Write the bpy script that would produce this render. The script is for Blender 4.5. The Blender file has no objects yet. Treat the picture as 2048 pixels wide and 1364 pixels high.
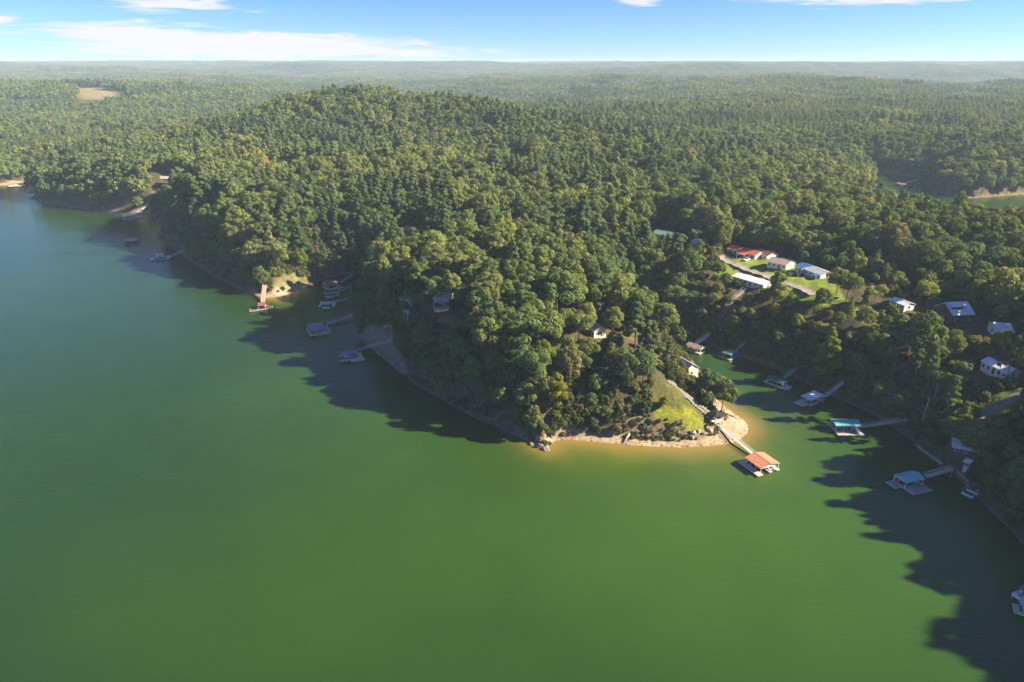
import bpy, bmesh, math, random
import numpy as np
from mathutils import Vector, Matrix
R = math.radians
rnd = random.Random(7)
rng = np.random.default_rng(11)
scene = bpy.context.scene
col = scene.collection

# ------------------------------------------------------------------ camera, light, sky
S = 4 / 3          # the plan below is drawn in units of S metres
CAM_H, PITCH, FPX = 120.0, R(22.3), 1365.0
cam_d = bpy.data.cameras.new('camera'); cam = bpy.data.objects.new('camera', cam_d); col.objects.link(cam)
cam.location = (0, 0, CAM_H); cam.rotation_euler = (R(90) - PITCH, 0, 0)
cam_d.sensor_width = 36; cam_d.lens = 24.0; cam_d.clip_start = 1; cam_d.clip_end = 60000
scene.camera = cam
SUN_EL, SUN_AZ = R(30), R(92)            # azimuth clockwise from +Y
sun_dir = Vector((math.sin(SUN_AZ) * math.cos(SUN_EL), math.cos(SUN_AZ) * math.cos(SUN_EL), math.sin(SUN_EL)))
sd = bpy.data.lights.new('sun', 'SUN'); sd.energy = 5.0; sd.angle = R(0.9); sd.color = (1.0, 0.83, 0.60)
so = bpy.data.objects.new('sun', sd); col.objects.link(so); so.rotation_euler = sun_dir.to_track_quat('Z', 'Y').to_euler()

world = bpy.data.worlds.new('World'); scene.world = world; world.use_nodes = True
def build_world():
    nt = world.node_tree; N = nt.nodes; L = nt.links; N.clear()
    out = N.new('ShaderNodeOutputWorld'); bg = N.new('ShaderNodeBackground'); bg.inputs[1].default_value = 0.05
    sky = N.new('ShaderNodeTexSky'); sky.sky_type = 'NISHITA'; sky.sun_disc = False
    sky.sun_elevation = SUN_EL; sky.sun_rotation = SUN_AZ; sky.altitude = 2800; sky.air_density = 0.9; sky.dust_density = 0.12; sky.ozone_density = 9.0
    def math_(op, a, b=None, c=None):
        n = N.new('ShaderNodeMath'); n.operation = op
        for i, v in enumerate((a, b, c)):
            if v is None: continue
            if isinstance(v, (int, float)): n.inputs[i].default_value = v
            else: L.new(v, n.inputs[i])
        return n.outputs[0]
    tc = N.new('ShaderNodeTexCoord'); sx = N.new('ShaderNodeSeparateXYZ'); L.new(tc.outputs['Generated'], sx.inputs[0])
    az = math_('ARCTAN2', sx.outputs[0], sx.outputs[1]); el = math_('ARCSINE', sx.outputs[2])
    comb = N.new('ShaderNodeCombineXYZ'); L.new(math_('MULTIPLY', az, 14.0), comb.inputs[0]); L.new(math_('MULTIPLY', el, 150.0), comb.inputs[1])
    nz = N.new('ShaderNodeTexNoise'); nz.inputs['Scale'].default_value = 1.0; nz.inputs['Detail'].default_value = 6; nz.inputs['Roughness'].default_value = 0.55; nz.inputs['Distortion'].default_value = 0.6
    L.new(comb.outputs[0], nz.inputs['Vector'])
    noise = nz.outputs[0]
    # cloud banks: (azimuth deg, elevation deg, half widths deg, weight)
    banks = [(-19.5, 1.1, 11.0, 0.85, 1.15), (-27.5, 1.75, 5.5, 0.75, 0.9), (-14.0, 0.65, 14.0, 0.42, .8), (-24, 3.65, 5.5, .55, .62), (9.5, 4.1, 1.9, .4, .75), (25.0, 4.7, 7.5, 1.0, 1.15),
             (-34.6, 2.45, 1.7, .35, .6), (-36, 1.5, 1.2, .3, .5), (16, 4.6, 2.5, .5, .4), (-75, 3.5, 16, 1.6, 1.0), (70, 4.5, 14, 1.6, 1.0), (110, 3, 18, 1.4, 1.), (-130, 4, 20, 2.0, 1.), (170, 5, 20, 2.0, 1.)]
    tot = None
    for (a, e, wa, we, w) in banks:
        da = math_('DIVIDE', math_('SUBTRACT', az, R(a)), R(wa)); de = math_('DIVIDE', math_('SUBTRACT', el, R(e)), R(we))
        r2 = math_('ADD', math_('MULTIPLY', da, da), math_('MULTIPLY', de, de))
        g = math_('MULTIPLY', math_('POWER', 2.718, math_('MULTIPLY', r2, -1.0)), w)
        tot = g if tot is None else math_('MAXIMUM', tot, g)
    m = math_('ADD', math_('MULTIPLY', tot, 0.95), math_('MULTIPLY', math_('SUBTRACT', noise, 0.5), 1.5))
    mr = N.new('ShaderNodeMapRange'); mr.interpolation_type = 'SMOOTHSTEP'; L.new(math_('MULTIPLY', m, math_('MINIMUM', math_('MULTIPLY', tot, 6.0), 1.0)), mr.inputs[0])
    mr.inputs[1].default_value = 0.16; mr.inputs[2].default_value = 0.66; mr.inputs[3].default_value = 0; mr.inputs[4].default_value = 0.95
    tint = N.new('ShaderNodeMix'); tint.data_type = 'RGBA'; tint.blend_type = 'MULTIPLY'; tint.inputs[0].default_value = 1.0
    L.new(sky.outputs[0], tint.inputs['A']); tint.inputs['B'].default_value = SKY_TINT
    mix = N.new('ShaderNodeMix'); mix.data_type = 'RGBA'; L.new(mr.outputs[0], mix.inputs[0]); L.new(tint.outputs['Result'], mix.inputs['A']); mix.inputs['B'].default_value = (5.2, 5.1, 5.45, 1)
    L.new(mix.outputs['Result'], bg.inputs[0]); L.new(bg.outputs[0], out.inputs[0])
SKY_TINT = (1.0, 0.92, 0.98, 1)
build_world()
scene.view_settings.view_transform = 'Standard'; scene.view_settings.look = 'None'
scene.view_settings.exposure = 1.9; scene.view_settings.gamma = 1.0; scene.view_settings.use_curve_mapping = False
scene.render.engine = 'CYCLES'
cy = scene.cycles
cy.use_denoising = True; cy.max_bounces = 5; cy.diffuse_bounces = 2; cy.glossy_bounces = 2; cy.transmission_bounces = 2; cy.volume_bounces = 1; cy.transparent_max_bounces = 4
cy.caustics_reflective = False; cy.caustics_refractive = False

# ------------------------------------------------------------------ pixel <-> place helpers (photograph pixels, 2048 x 1364)
cp, sp = math.cos(PITCH), math.sin(PITCH)
def ray(px, py):
    r, d = (px - 1024) / FPX, (py - 682) / FPX
    return Vector((r, cp - d * sp, -sp - d * cp))
def at(px, py, z=0.0):
    v = ray(px, py); t = (CAM_H - z) / -v.z
    return Vector((v.x * t, v.y * t, z))
def project(x, y, z):
    zc = y * cp + (CAM_H - z) * sp
    yc = -y * sp + (CAM_H - z) * cp
    return 1024 + FPX * x / zc, 682 + FPX * yc / zc, zc

# ------------------------------------------------------------------ numpy noise
def _hash(ix, iy, s):
    n = (ix.astype(np.int64) * 374761393 + iy.astype(np.int64) * 668265263 + s * 1442695041) & 0x7fffffff
    n = (n ^ (n >> 13)) * 1274126177 & 0x7fffffff
    return ((n ^ (n >> 16)) & 0xffff) / 65535.0
def vnoise(x, y, s=0):
    x = np.asarray(x, float); y = np.asarray(y, float)
    ix, iy = np.floor(x), np.floor(y); fx, fy = x - ix, y - iy
    fx = fx * fx * (3 - 2 * fx); fy = fy * fy * (3 - 2 * fy)
    a, b = _hash(ix, iy, s), _hash(ix + 1, iy, s); c, d = _hash(ix, iy + 1, s), _hash(ix + 1, iy + 1, s)
    return a + (b - a) * fx + (c - a) * fy + (a - b - c + d) * fx * fy
def fbm(x, y, s=0, o=4):
    t, a, n = 0, 0.5, 0
    for i in range(o):
        t = t + a * vnoise(x * 2 ** i, y * 2 ** i, s + i); n += a; a *= 0.5
    return t / n

# ------------------------------------------------------------------ the lake outline (traced on the water plane) and terrain height
shore_px = [(0,372),(40,366),(75,360),(98,363),(78,385),(58,397),(75,403),(120,412),(180,420),(250,425),(300,428),(322,424),(345,430),(345,442),(325,455),(312,468),
 (318,480),(345,497),(375,518),(400,535),(435,557),(470,575),(500,588),(528,596),(560,594),(590,584),(620,571),(650,557),(680,549),(705,545),(722,556),(722,580),(715,610),
 (706,640),(716,668),(738,692),(760,712),(782,728),(805,748),(830,770),(870,792),(910,815),(950,836),(1000,858),(1040,876),(1070,893),(1090,901),(1103,893),(1106,883),
 (1130,879),(1180,883),(1240,889),(1300,893),(1360,895),(1410,893),(1455,889),(1480,880),(1495,867),(1499,855),(1492,842),(1472,829),(1452,815),(1436,800),(1424,780),
 (1406,750),(1386,722),(1362,702),(1335,686),(1300,670),(1272,655),(1256,640),(1262,630),(1290,632),(1330,645),(1360,662),(1400,680),(1440,699),(1490,716),(1530,731),
 (1570,746),(1610,766),(1650,786),(1700,808),(1745,829),(1790,858),(1830,886),(1865,916),(1905,947),(1940,981),(1975,1016),(2010,1050),(2048,1092)]
lake = [tuple(at(*p)[:2]) for p in shore_px]
lake = [(-620*S, 560*S), (-480*S, 552*S)] + lake + [(a*S, b*S) for a, b in ((109, 99), (116, 82), (128, 52), (152, 0), (190, -120), (200, -400), (-900, -400), (-900, 300))]
arm_px = [(1690,356),(1735,346),(1800,350),(1836,355),(1850,364),(1868,384),(1900,394),(1940,396),(1985,393),(2048,388)]
arm = [tuple(at(*p)[:2]) for p in arm_px] + [(a*S, b*S) for a, b in ((470, 520), (480, 440), (420, 350), (335, 316), (276, 330), (252, 368), (240, 410), (240, 455), (258, 500), (280, 540), (296, 566))]
def densify(poly):
    return np.array(poly, float)
LAKE, ARM = densify(lake), densify(arm)
def poly_sd(P, x, y):
    """signed distance, positive outside the polygon"""
    x = np.asarray(x, float).ravel(); y = np.asarray(y, float).ravel()
    best = np.full(x.shape, 1e18); inside = np.zeros(x.shape, bool)
    n = len(P)
    for i in range(n):
        ax, ay = P[i]; bx, by = P[(i + 1) % n]
        ex, ey = bx - ax, by - ay
        t = np.clip(((x - ax) * ex + (y - ay) * ey) / (ex * ex + ey * ey + 1e-9), 0, 1)
        best = np.minimum(best, (x - ax - t * ex) ** 2 + (y - ay - t * ey) ** 2)
        c = ((ay > y) != (by > y))
        if by != ay: inside ^= c & (x < ex * (y - ay) / (by - ay) + ax)
    d = np.sqrt(best)
    return np.where(inside, -d, d)
def shore_d(x, y):
    shp = np.shape(x)
    d = np.minimum(poly_sd(LAKE, x, y), poly_sd(ARM, x, y))
    return d.reshape(shp)
# control points: x, y, plateau height, rise length, beach width
CTRL = np.array([
 (10,185,19,10,2),(-28,200,24,7,1.6),(-45,225,24,8,1.8),(15,215,22,12,2),(36,190,16,11,2),(26,163,12,8,3.6),(40,158,9,8,4.2),(54,165,7,7,7),(60,185,9,10,4),(55,215,14,12,2),(8,157,15,5,1.5),(-15,172,20,5,1.5),
 (-30,245,21,9,2),(5,240,21,14,2),(10,260,17,16,2),(-90,300,20,11,2),(-98,277,12,7,4),(-140,330,22,9,2),(-70,340,22,18,2),(-180,380,24,10,2),(-228,470,20,14,3),(-280,500,18,14,2),(-330,510,14,12,2),(-400,580,9,30,6),(-520,620,9,40,6),
 (20,320,20,20,2),(60,280,15,16,2),(100,280,16,20,2.5),(130,255,17,20,2),(115,215,18,17,2),(105,185,17,15,2),(125,160,20,15,2),(112,125,15,14,2),(122,103,19,14,2),(150,120,20,18,2),(180,180,20,22,2),(160,230,18,25,2),(140,75,36,14,2),(160,50,38,14,2),(170,10,34,14,2),
 (150,300,18,25,3),(185,300,19,25,3),(215,270,20,28,3),(225,350,9,30,2),(195,430,11,30,2),(180,500,14,30,2),(280,280,16,30,2),(90,380,18,25,3),(140,480,20,25,3),(60,450,22,25,3),(0,420,23,25,3),(-90,430,24,25,3),
 (340,560,18,18,.8),(420,600,20,20,.8),(310,610,16,18,.8),(330,700,18,25,1),(380,480,18,16,.8),(380,290,18,25,3)], float)
def ctrl(x, y):
    """plateau height, rise length and beach width (plan units)"""
    x = x / S; y = y / S; w = 0; acc = 0
    for c in CTRL:
        k = 1.0 / (((x - c[0]) ** 2 + (y - c[1]) ** 2) ** 1.5 + 60.0)
        w = w + k; acc = acc + k[..., None] * c[2:]
    acc = acc / w[..., None]
    return acc[..., 0], acc[..., 1], acc[..., 2]
HILLS = [(-152, 700, 35, 98, 115), (-25, 640, 21, 75, 80), (-235, 640, 7, 60, 90), (55, 550, 11, 75, 70), (230, 900, 10, 160, 120)]
def height(x, y):
    x = np.atleast_1d(np.asarray(x, float)); y = np.atleast_1d(np.asarray(y, float))
    d = shore_d(x, y) / S; A, Lr, b = ctrl(x, y); x = x / S; y = y / S
    r = np.hypot(x, y)
    far = np.clip((r - 720) / 900, 0, 1); far = far * far * (3 - 2 * far)
    dl = np.maximum(d, 0)
    s = 1 - np.exp(-np.maximum(dl - b, 0) / Lr)
    n1 = fbm(x / 35 + 5, y / 35, 3, 3) - 0.5
    near = 0.16 * np.minimum(dl, b) + s * (A * (1 + 0.35 * n1))
    for (hx, hy, a, sx_, sy_) in HILLS:
        near = near + s * a * np.exp(-((x - hx) / sx_) ** 2 - ((y - hy) / sy_) ** 2)
    n2 = fbm(x / 900 + 3.3, y / 620 + 1.7, 21, 4); n3 = fbm(x / 260, y / 260, 31, 3)
    base = 2 + 56 * np.clip((r - 700) / 5500, 0, 1) ** 0.9
    fh = base + (n2 - 0.5) * 112 + (n3 - 0.5) * 34
    fh = np.clip(fh, 3, None); fh = np.where(fh > 70, 70 + (fh - 70) * 0.25, fh)
    land = near * (1 - far) + fh * far * s
    lump = (fbm(x / 3.1, y / 3.1, 9, 2) - 0.5) * 1.3 * np.clip((dl - b) / 6, 0, 1)
    h = np.where(d > 0, land + lump, np.maximum(d * 0.16, -6) - 0.02)
    return h * S
def hz(x, y): return float(height(np.array([x]), np.array([y]))[0])
def on_ground(px, py, z0=None):
    """where the sight line of a pixel first meets the terrain"""
    v = ray(px, py); dz = v.z; lo_ = max(60.0, (CAM_H - 125) / -dz if dz < 0 else 60); hi_ = min(16000.0, (CAM_H + 1) / -dz * 1.02) if dz < -1e-4 else 16000.0
    for n in (160, 24):
        t = np.linspace(lo_, hi_, n) if n == 24 else np.geomspace(lo_, hi_, n)
        gap = CAM_H + dz * t - np.maximum(height(v.x * t, v.y * t), 0); i = int(np.argmax(gap <= 0))
        if gap[i] > 0: i = n - 1
        lo_, hi_ = float(t[max(i - 1, 0)]), float(t[i])
    t = (lo_ + hi_) / 2
    return Vector((v.x * t, v.y * t, hz(v.x * t, v.y * t)))
# ------------------------------------------------------------------ materials
def mat(name, color, rough=0.8, spec=0.3, metal=0.0, noise=0.0, nscale=3.0, bump=0.0, attr=None, darkrust=None):
    m = bpy.data.materials.new(name); m.use_nodes = True; nt = m.node_tree; N, L = nt.nodes, nt.links
    b = N['Principled BSDF']; b.inputs['Roughness'].default_value = rough; b.inputs['Metallic'].default_value = metal
    b.inputs['Specular IOR Level'].default_value = spec
    base = None
    if attr:
        a = N.new('ShaderNodeAttribute'); a.attribute_name = attr; base = a.outputs['Color']
    if noise or bump:
        tc = N.new('ShaderNodeTexCoord'); nz = N.new('ShaderNodeTexNoise'); nz.inputs['Scale'].default_value = nscale; nz.inputs['Detail'].default_value = 5
        L.new(tc.outputs['Object'], nz.inputs['Vector'])
        mr = N.new('ShaderNodeMapRange'); L.new(nz.outputs[0], mr.inputs[0]); mr.inputs[1].default_value = 0.3; mr.inputs[2].default_value = 0.7
        mr.inputs[3].default_value = 1 - noise; mr.inputs[4].default_value = 1 + noise
        mx = N.new('ShaderNodeMix'); mx.data_type = 'RGBA'; mx.blend_type = 'MULTIPLY'; mx.inputs[0].default_value = 1
        if base: L.new(base, mx.inputs['A'])
        else: mx.inputs['A'].default_value = (*color, 1)
        L.new(mr.outputs[0], mx.inputs['B']); L.new(mx.outputs['Result'], b.inputs['Base Color'])
        if bump:
            bp = N.new('ShaderNodeBump'); bp.inputs['Strength'].default_value = bump; bp.inputs['Distance'].default_value = 0.3
            L.new(nz.outputs[0], bp.inputs['Height']); L.new(bp.outputs[0], b.inputs['Normal'])
    elif base: L.new(base, b.inputs['Base Color'])
    else: b.inputs['Base Color'].default_value = (*color, 1)
    return m
M = {}
M['ground'] = mat('ground_soil', (0.06, 0.05, 0.03), 0.95, 0.1, noise=0.35, nscale=0.9, bump=0.5, attr='ground_color')
M['bark'] = mat('bark', (0.11, 0.085, 0.065), 0.95, 0.1, noise=0.3, nscale=2)
M['dead_wood'] = mat('dead_wood', (0.33, 0.29, 0.25), 0.9, 0.1, noise=0.3, nscale=2)

def leaf_mat(name, stops, sat_noise=0.25):
    m = bpy.data.materials.new(name); m.use_nodes = True; nt = m.node_tree; N, L = nt.nodes, nt.links
    N.remove(N['Principled BSDF']); out = N['Material Output']
    oi = N.new('ShaderNodeObjectInfo'); cr = N.new('ShaderNodeValToRGB'); L.new(oi.outputs['Random'], cr.inputs[0])
    el = cr.color_ramp.elements
    while len(el) > 1: el.remove(el[-1])
    el[0].position = stops[0][0]; el[0].color = (*stops[0][1], 1)
    for p, c in stops[1:]:
        e = el.new(p); e.color = (*c, 1)
    geo = N.new('ShaderNodeNewGeometry')
    nz = N.new('ShaderNodeTexNoise'); nz.inputs['Scale'].default_value = 0.55; nz.inputs['Detail'].default_value = 4; L.new(geo.outputs['Position'], nz.inputs['Vector'])
    mr = N.new('ShaderNodeMapRange'); L.new(nz.outputs[0], mr.inputs[0]); mr.inputs[1].default_value = 0.3; mr.inputs[2].default_value = 0.7
    mr.inputs[3].default_value = 1 - sat_noise; mr.inputs[4].default_value = 1 + sat_noise
    mx = N.new('ShaderNodeMix'); mx.data_type = 'RGBA'; mx.blend_type = 'MULTIPLY'; mx.inputs[0].default_value = 1
    L.new(cr.outputs[0], mx.inputs['A']); L.new(mr.outputs[0], mx.inputs['B'])
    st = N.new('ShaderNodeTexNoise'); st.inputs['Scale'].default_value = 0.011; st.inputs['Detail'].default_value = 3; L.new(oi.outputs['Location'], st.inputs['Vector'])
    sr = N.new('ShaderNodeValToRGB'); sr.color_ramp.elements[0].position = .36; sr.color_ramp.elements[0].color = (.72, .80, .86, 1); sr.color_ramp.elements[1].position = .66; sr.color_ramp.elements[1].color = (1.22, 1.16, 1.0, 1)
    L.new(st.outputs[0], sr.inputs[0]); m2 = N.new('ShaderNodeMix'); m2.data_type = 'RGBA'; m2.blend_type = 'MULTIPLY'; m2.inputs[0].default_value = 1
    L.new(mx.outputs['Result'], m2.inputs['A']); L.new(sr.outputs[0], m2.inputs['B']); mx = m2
    df = N.new('ShaderNodeBsdfDiffuse'); tr = N.new('ShaderNodeBsdfTranslucent'); L.new(mx.outputs['Result'], df.inputs[0])
    tm = N.new('ShaderNodeMix'); tm.data_type = 'RGBA'; tm.blend_type = 'MULTIPLY'; tm.inputs[0].default_value = 1
    L.new(mx.outputs['Result'], tm.inputs['A']); tm.inputs['B'].default_value = (1.4, 1.2, 0.42, 1); L.new(tm.outputs['Result'], tr.inputs[0])
    ms = N.new('ShaderNodeMixShader'); ms.inputs[0].default_value = 0.36
    L.new(df.outputs[0], ms.inputs[1]); L.new(tr.outputs[0], ms.inputs[2]); L.new(ms.outputs[0], out.inputs[0])
    return m
GREENS = [(0.0, (0.093, 0.143, 0.056)), (0.2, (0.126, 0.177, 0.065)), (0.42, (0.172, 0.208, 0.072)), (0.60, (0.109, 0.162, 0.062)), (0.78, (0.188, 0.218, 0.080)), (0.90, (0.149, 0.193, 0.082)), (0.97, (0.212, 0.251, 0.076)), (1.0, (0.219, 0.199, 0.104))]
PINES = [(0.0, (0.093, 0.143, 0.070)), (0.5, (0.122, 0.172, 0.078)), (1.0, (0.156, 0.193, 0.085))]
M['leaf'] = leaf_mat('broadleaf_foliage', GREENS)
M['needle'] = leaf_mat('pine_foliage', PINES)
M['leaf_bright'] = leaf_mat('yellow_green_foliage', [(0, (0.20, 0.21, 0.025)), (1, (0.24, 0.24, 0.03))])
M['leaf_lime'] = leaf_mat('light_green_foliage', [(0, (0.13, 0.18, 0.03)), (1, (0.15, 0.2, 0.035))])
M['leaf_dry'] = leaf_mat('dry_foliage', [(0, (0.17, 0.13, 0.085)), (1, (0.20, 0.15, 0.10))])
M['leaf_rust'] = leaf_mat('rust_foliage', [(0, (0.16, 0.075, 0.045)), (1, (0.18, 0.09, 0.055))])
M['shrub'] = leaf_mat('shrub_foliage', [(0, (0.05, 0.075, 0.025)), (0.35, (0.095, 0.13, 0.038)), (.65, (0.15, 0.16, 0.06)), (1, (0.20, 0.155, 0.10))])

# ------------------------------------------------------------------ mesh helpers
def mesh_np(name, verts, faces, mats, mat_idx=None, smooth=False):
    me = bpy.data.meshes.new(name); verts = np.asarray(verts, np.float32); faces = np.asarray(faces, np.int32)
    k = faces.shape[1]; nf = len(faces)
    me.vertices.add(len(verts)); me.vertices.foreach_set('co', verts.ravel())
    me.loops.add(nf * k); me.loops.foreach_set('vertex_index', faces.ravel())
    me.polygons.add(nf); me.polygons.foreach_set('loop_start', np.arange(0, nf * k, k, dtype=np.int32))
    me.polygons.foreach_set('loop_total', np.full(nf, k, np.int32))
    for m_ in (mats if isinstance(mats, (list, tuple)) else [mats]): me.materials.append(m_)
    if mat_idx is not None: me.polygons.foreach_set('material_index', np.asarray(mat_idx, np.int32))
    me.polygons.foreach_set('use_smooth', np.full(nf, smooth, bool))
    me.update(calc_edges=True); me.validate(); return me
def obj(name, me, parent=None, loc=None):
    o = bpy.data.objects.new(name, me); col.objects.link(o)
    if parent is not None: o.parent = parent
    if loc is not None: o.location = loc
    return o
def tag(o, label=None, cat=None, group=None, kind=None):
    if label: o['label'] = label
    if cat: o['category'] = cat
    if group: o['group'] = group
    if kind: o['kind'] = kind
    return o
def copy_tree(o, parent=None):
    c = o.copy(); col.objects.link(c)
    if parent is not None: c.parent = parent
    for ch in list(o.children): copy_tree(ch, c)
    return c

# ------------------------------------------------------------------ clearings: lawns, fields, sand
def gpoly(pts, z0=14): return np.array([tuple(on_ground(*p, z0)[:2]) for p in pts])
LAWN = gpoly([(1432,548),(1462,520),(1500,510),(1590,520),(1655,555),(1690,600),(1640,618),(1600,604),(1560,598),(1500,575),(1450,560)])
MOUND = gpoly([(1310,812),(1325,804),(1345,812),(1372,814),(1397,828),(1416,846),(1402,860),(1375,858),(1358,846),(1330,842),(1310,834)], 6)
GREEN = gpoly([(1298,790),(1320,772),(1345,768),(1370,785),(1400,812),(1425,838),(1410,850),(1370,842),(1330,832),(1295,825)], 7)
SCRUB = gpoly([(1225,850),(1260,820),(1310,822),(1375,845),(1430,845),(1440,865),(1400,880),(1330,882),(1250,876)], 4)
SPITGRASS = gpoly([(545,566),(575,548),(610,556),(640,560),(620,568),(575,572),(550,578)], 6)
RIPRAP = gpoly([(708,668),(735,652),(772,655),(786,684),(800,712),(818,744),(804,748),(770,718),(735,691)], 5)
REDSOIL = gpoly([(860,640),(880,628),(915,640),(925,655),(900,665),(868,658)], 14)
FIELD_PX = ([(140,178),(175,170),(200,174),(235,186),(232,196),(180,200),(150,192)], [(1178,166),(1205,161),(1206,170),(1180,172)], [(1588,271),(1628,269),(1636,275),(1596,278)], [(1452,321),(1490,317),(1502,324),(1462,328)], [(1880,232),(1905,230),(1908,234),(1884,236)])
FIELD = [np.array([tuple(on_ground(*p)[:2]) for p in q]) for q in FIELD_PX]
PATCH = [gpoly(q, z) for q, z in (([(1086,378),(1100,377),(1108,405),(1090,410)], 20), ([(936,522),(956,520),(960,545),(940,550)], 16), ([(1028,320),(1050,318),(1055,330),(1032,335)], 25),
    ([(405,452),(452,430),(470,434),(430,452)], 14), ([(1945,815),(1975,800),(2048,770),(2048,800),(2000,830),(1985,860),(1990,890),(1970,880),(1960,845)], 14), ([(1690,600),(1760,640),(1740,652),(1680,625)],17))]

# ------------------------------------------------------------------ ground sheet
def build_ground():
    az = np.radians(np.linspace(-66, 86, 660)); nr = 430
    r = np.concatenate([55 * (900 / 55) ** (np.linspace(0, 1, 330)), 900 * (19000 / 900) ** np.linspace(0, 1, nr - 330 + 1)[1:]])
    X = np.outer(r, np.sin(az)) * S; Y = np.outer(r, np.cos(az)) * S
    wx, wy = X.ravel(), Y.ravel(); z = height(wx, wy); d = shore_d(wx, wy) / S; A, Lr, b = ctrl(wx, wy); x, y = wx / S, wy / S
    n = fbm(x / 6, y / 6, 50, 3)[:, None]; n2 = fbm(x / 1.7, y / 1.7, 60, 2)[:, None]
    c = np.array([0.062, 0.050, 0.030]) * (0.6 + 0.9 * n) + np.array([0.0, 0.012, 0.0]) * n2
    def blend(c, w, colr): w = np.clip(w, 0, 1)[:, None]; return c * (1 - w) + np.array(colr) * (0.75 + 0.5 * n2) * w
    rr = np.hypot(x, y)
    edge = 1 - np.clip((d - b * (0.6 + 0.8 * n[:, 0])) / 1.0, 0, 1)
    edge = np.where(rr < 1200, edge, 0)
    c = blend(c, edge, (0.135, 0.108, 0.080))
    sandy = np.zeros_like(x)
    for (sx_, sy_, sr) in ((36, 153, 30), (62, 163, 16), (-92, 273, 13), (-400, 545, 45), (-227, 440, 16), (345, 408, 6)):
        sandy = np.maximum(sandy, np.exp(-(((x - sx_) ** 2 + (y - sy_) ** 2) / sr ** 2) ** 1.5))
    c = blend(c, edge * np.clip(sandy * 1.6, 0, 1), (0.33, 0.255, 0.175))
    rocky = np.exp(-(((x + 22) / 40) ** 2 + ((y - 185) / 45) ** 2)) * (1 - np.clip((d - 2.5) / 2.5, 0, 1)) * (d > 0)
    c = blend(c, rocky * (0.4 + 0.8 * n[:, 0]), (0.085, 0.072, 0.062))
    near = rr < 700
    def area(P, soft, colr, amt=1.0):
        nonlocal c
        w = np.zeros_like(x); w[near] = np.clip(-poly_sd(P, wx[near], wy[near]) / soft + 0.5 + (n2[near, 0] - 0.5), 0, 1) * amt
        c = blend(c, w, colr)
    area(LAWN, 1.5, (0.155, 0.21, 0.03)); area(SCRUB, 2.0, (0.145, 0.122, 0.070), .9); area(GREEN, 2.0, (0.085, 0.09, 0.028)); area(MOUND, 1.0, (0.17, 0.185, 0.022))
    area(SPITGRASS, 1.5, (0.125, 0.115, 0.05)); area(RIPRAP, 1.5, (0.15, 0.13, 0.115)); area(REDSOIL, 2, (0.25, 0.12, 0.06))
    for P, k in zip(PATCH, ((.16, .2, .04), (.16, .2, .05), (.3, .26, .2), (.24, .2, .09), (.13, .17, .03), (.15, .19, .035))): area(P, 1.5, k)
    for P, k in zip(FIELD, ((0.20, 0.175, 0.09), (0.2, 0.22, 0.07), (.26, .2, .15), (.17, .18, .06), (.2, .2, .09))):
        f = np.clip(-poly_sd(P, wx, wy) / 30 + 0.5 + (n[:, 0] - .5), 0, 1); c = blend(c, f, k)
    c = np.where((d < 0)[:, None], np.array([0.2, 0.16, 0.07]), c)
    nr_, na = X.shape; i = np.arange(nr_ * na).reshape(nr_, na)
    F = np.stack([i[:-1, :-1], i[:-1, 1:], i[1:, 1:], i[1:, :-1]], -1).reshape(-1, 4)[:, ::-1]
    me = mesh_np('ground', np.stack([wx, wy, z], 1), F, M['ground'], smooth=True)
    at_ = me.color_attributes.new('ground_color', 'FLOAT_COLOR', 'POINT')
    at_.data.foreach_set('color', np.concatenate([c, np.ones((len(c), 1))], 1).astype(np.float32).ravel())
    tag(obj('ground', me), kind='structure')
build_ground()

# ------------------------------------------------------------------ water
def water_material():
    m = bpy.data.materials.new('lake_water'); m.use_nodes = True; nt = m.node_tree; N, L = nt.nodes, nt.links; b = N['Principled BSDF']
    a = N.new('ShaderNodeAttribute'); a.attribute_name = 'water_color'; L.new(a.outputs['Color'], b.inputs['Base Color'])
    b.inputs['Roughness'].default_value = 0.12; b.inputs['IOR'].default_value = 1.33; b.inputs['Specular IOR Level'].default_value = 0.36
    tc = N.new('ShaderNodeTexCoord')
    mp = N.new('ShaderNodeMapping'); mp.inputs['Rotation'].default_value = (0, 0, R(12)); mp.inputs['Scale'].default_value = (0.55, 1.5, 1); L.new(tc.outputs['Object'], mp.inputs[0])
    n1 = N.new('ShaderNodeTexNoise'); n1.inputs['Scale'].default_value = 0.5; n1.inputs['Detail'].default_value = 5; n1.inputs['Distortion'].default_value = 0.5; L.new(mp.outputs[0], n1.inputs['Vector'])
    n2 = N.new('ShaderNodeTexNoise'); n2.inputs['Scale'].default_value = 0.035; n2.inputs['Detail'].default_value = 3; L.new(tc.outputs['Object'], n2.inputs['Vector'])
    mu = N.new('ShaderNodeMath'); mu.operation = 'MULTIPLY'; L.new(n2.outputs[0], mu.inputs[0]); mu.inputs[1].default_value = 0.95
    bp = N.new('ShaderNodeBump'); bp.inputs['Distance'].default_value = 0.3; L.new(mu.outputs[0], bp.inputs['Strength']); L.new(n1.outputs[0], bp.inputs['Height']); L.new(bp.outputs[0], b.inputs['Normal'])
    return m
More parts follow.
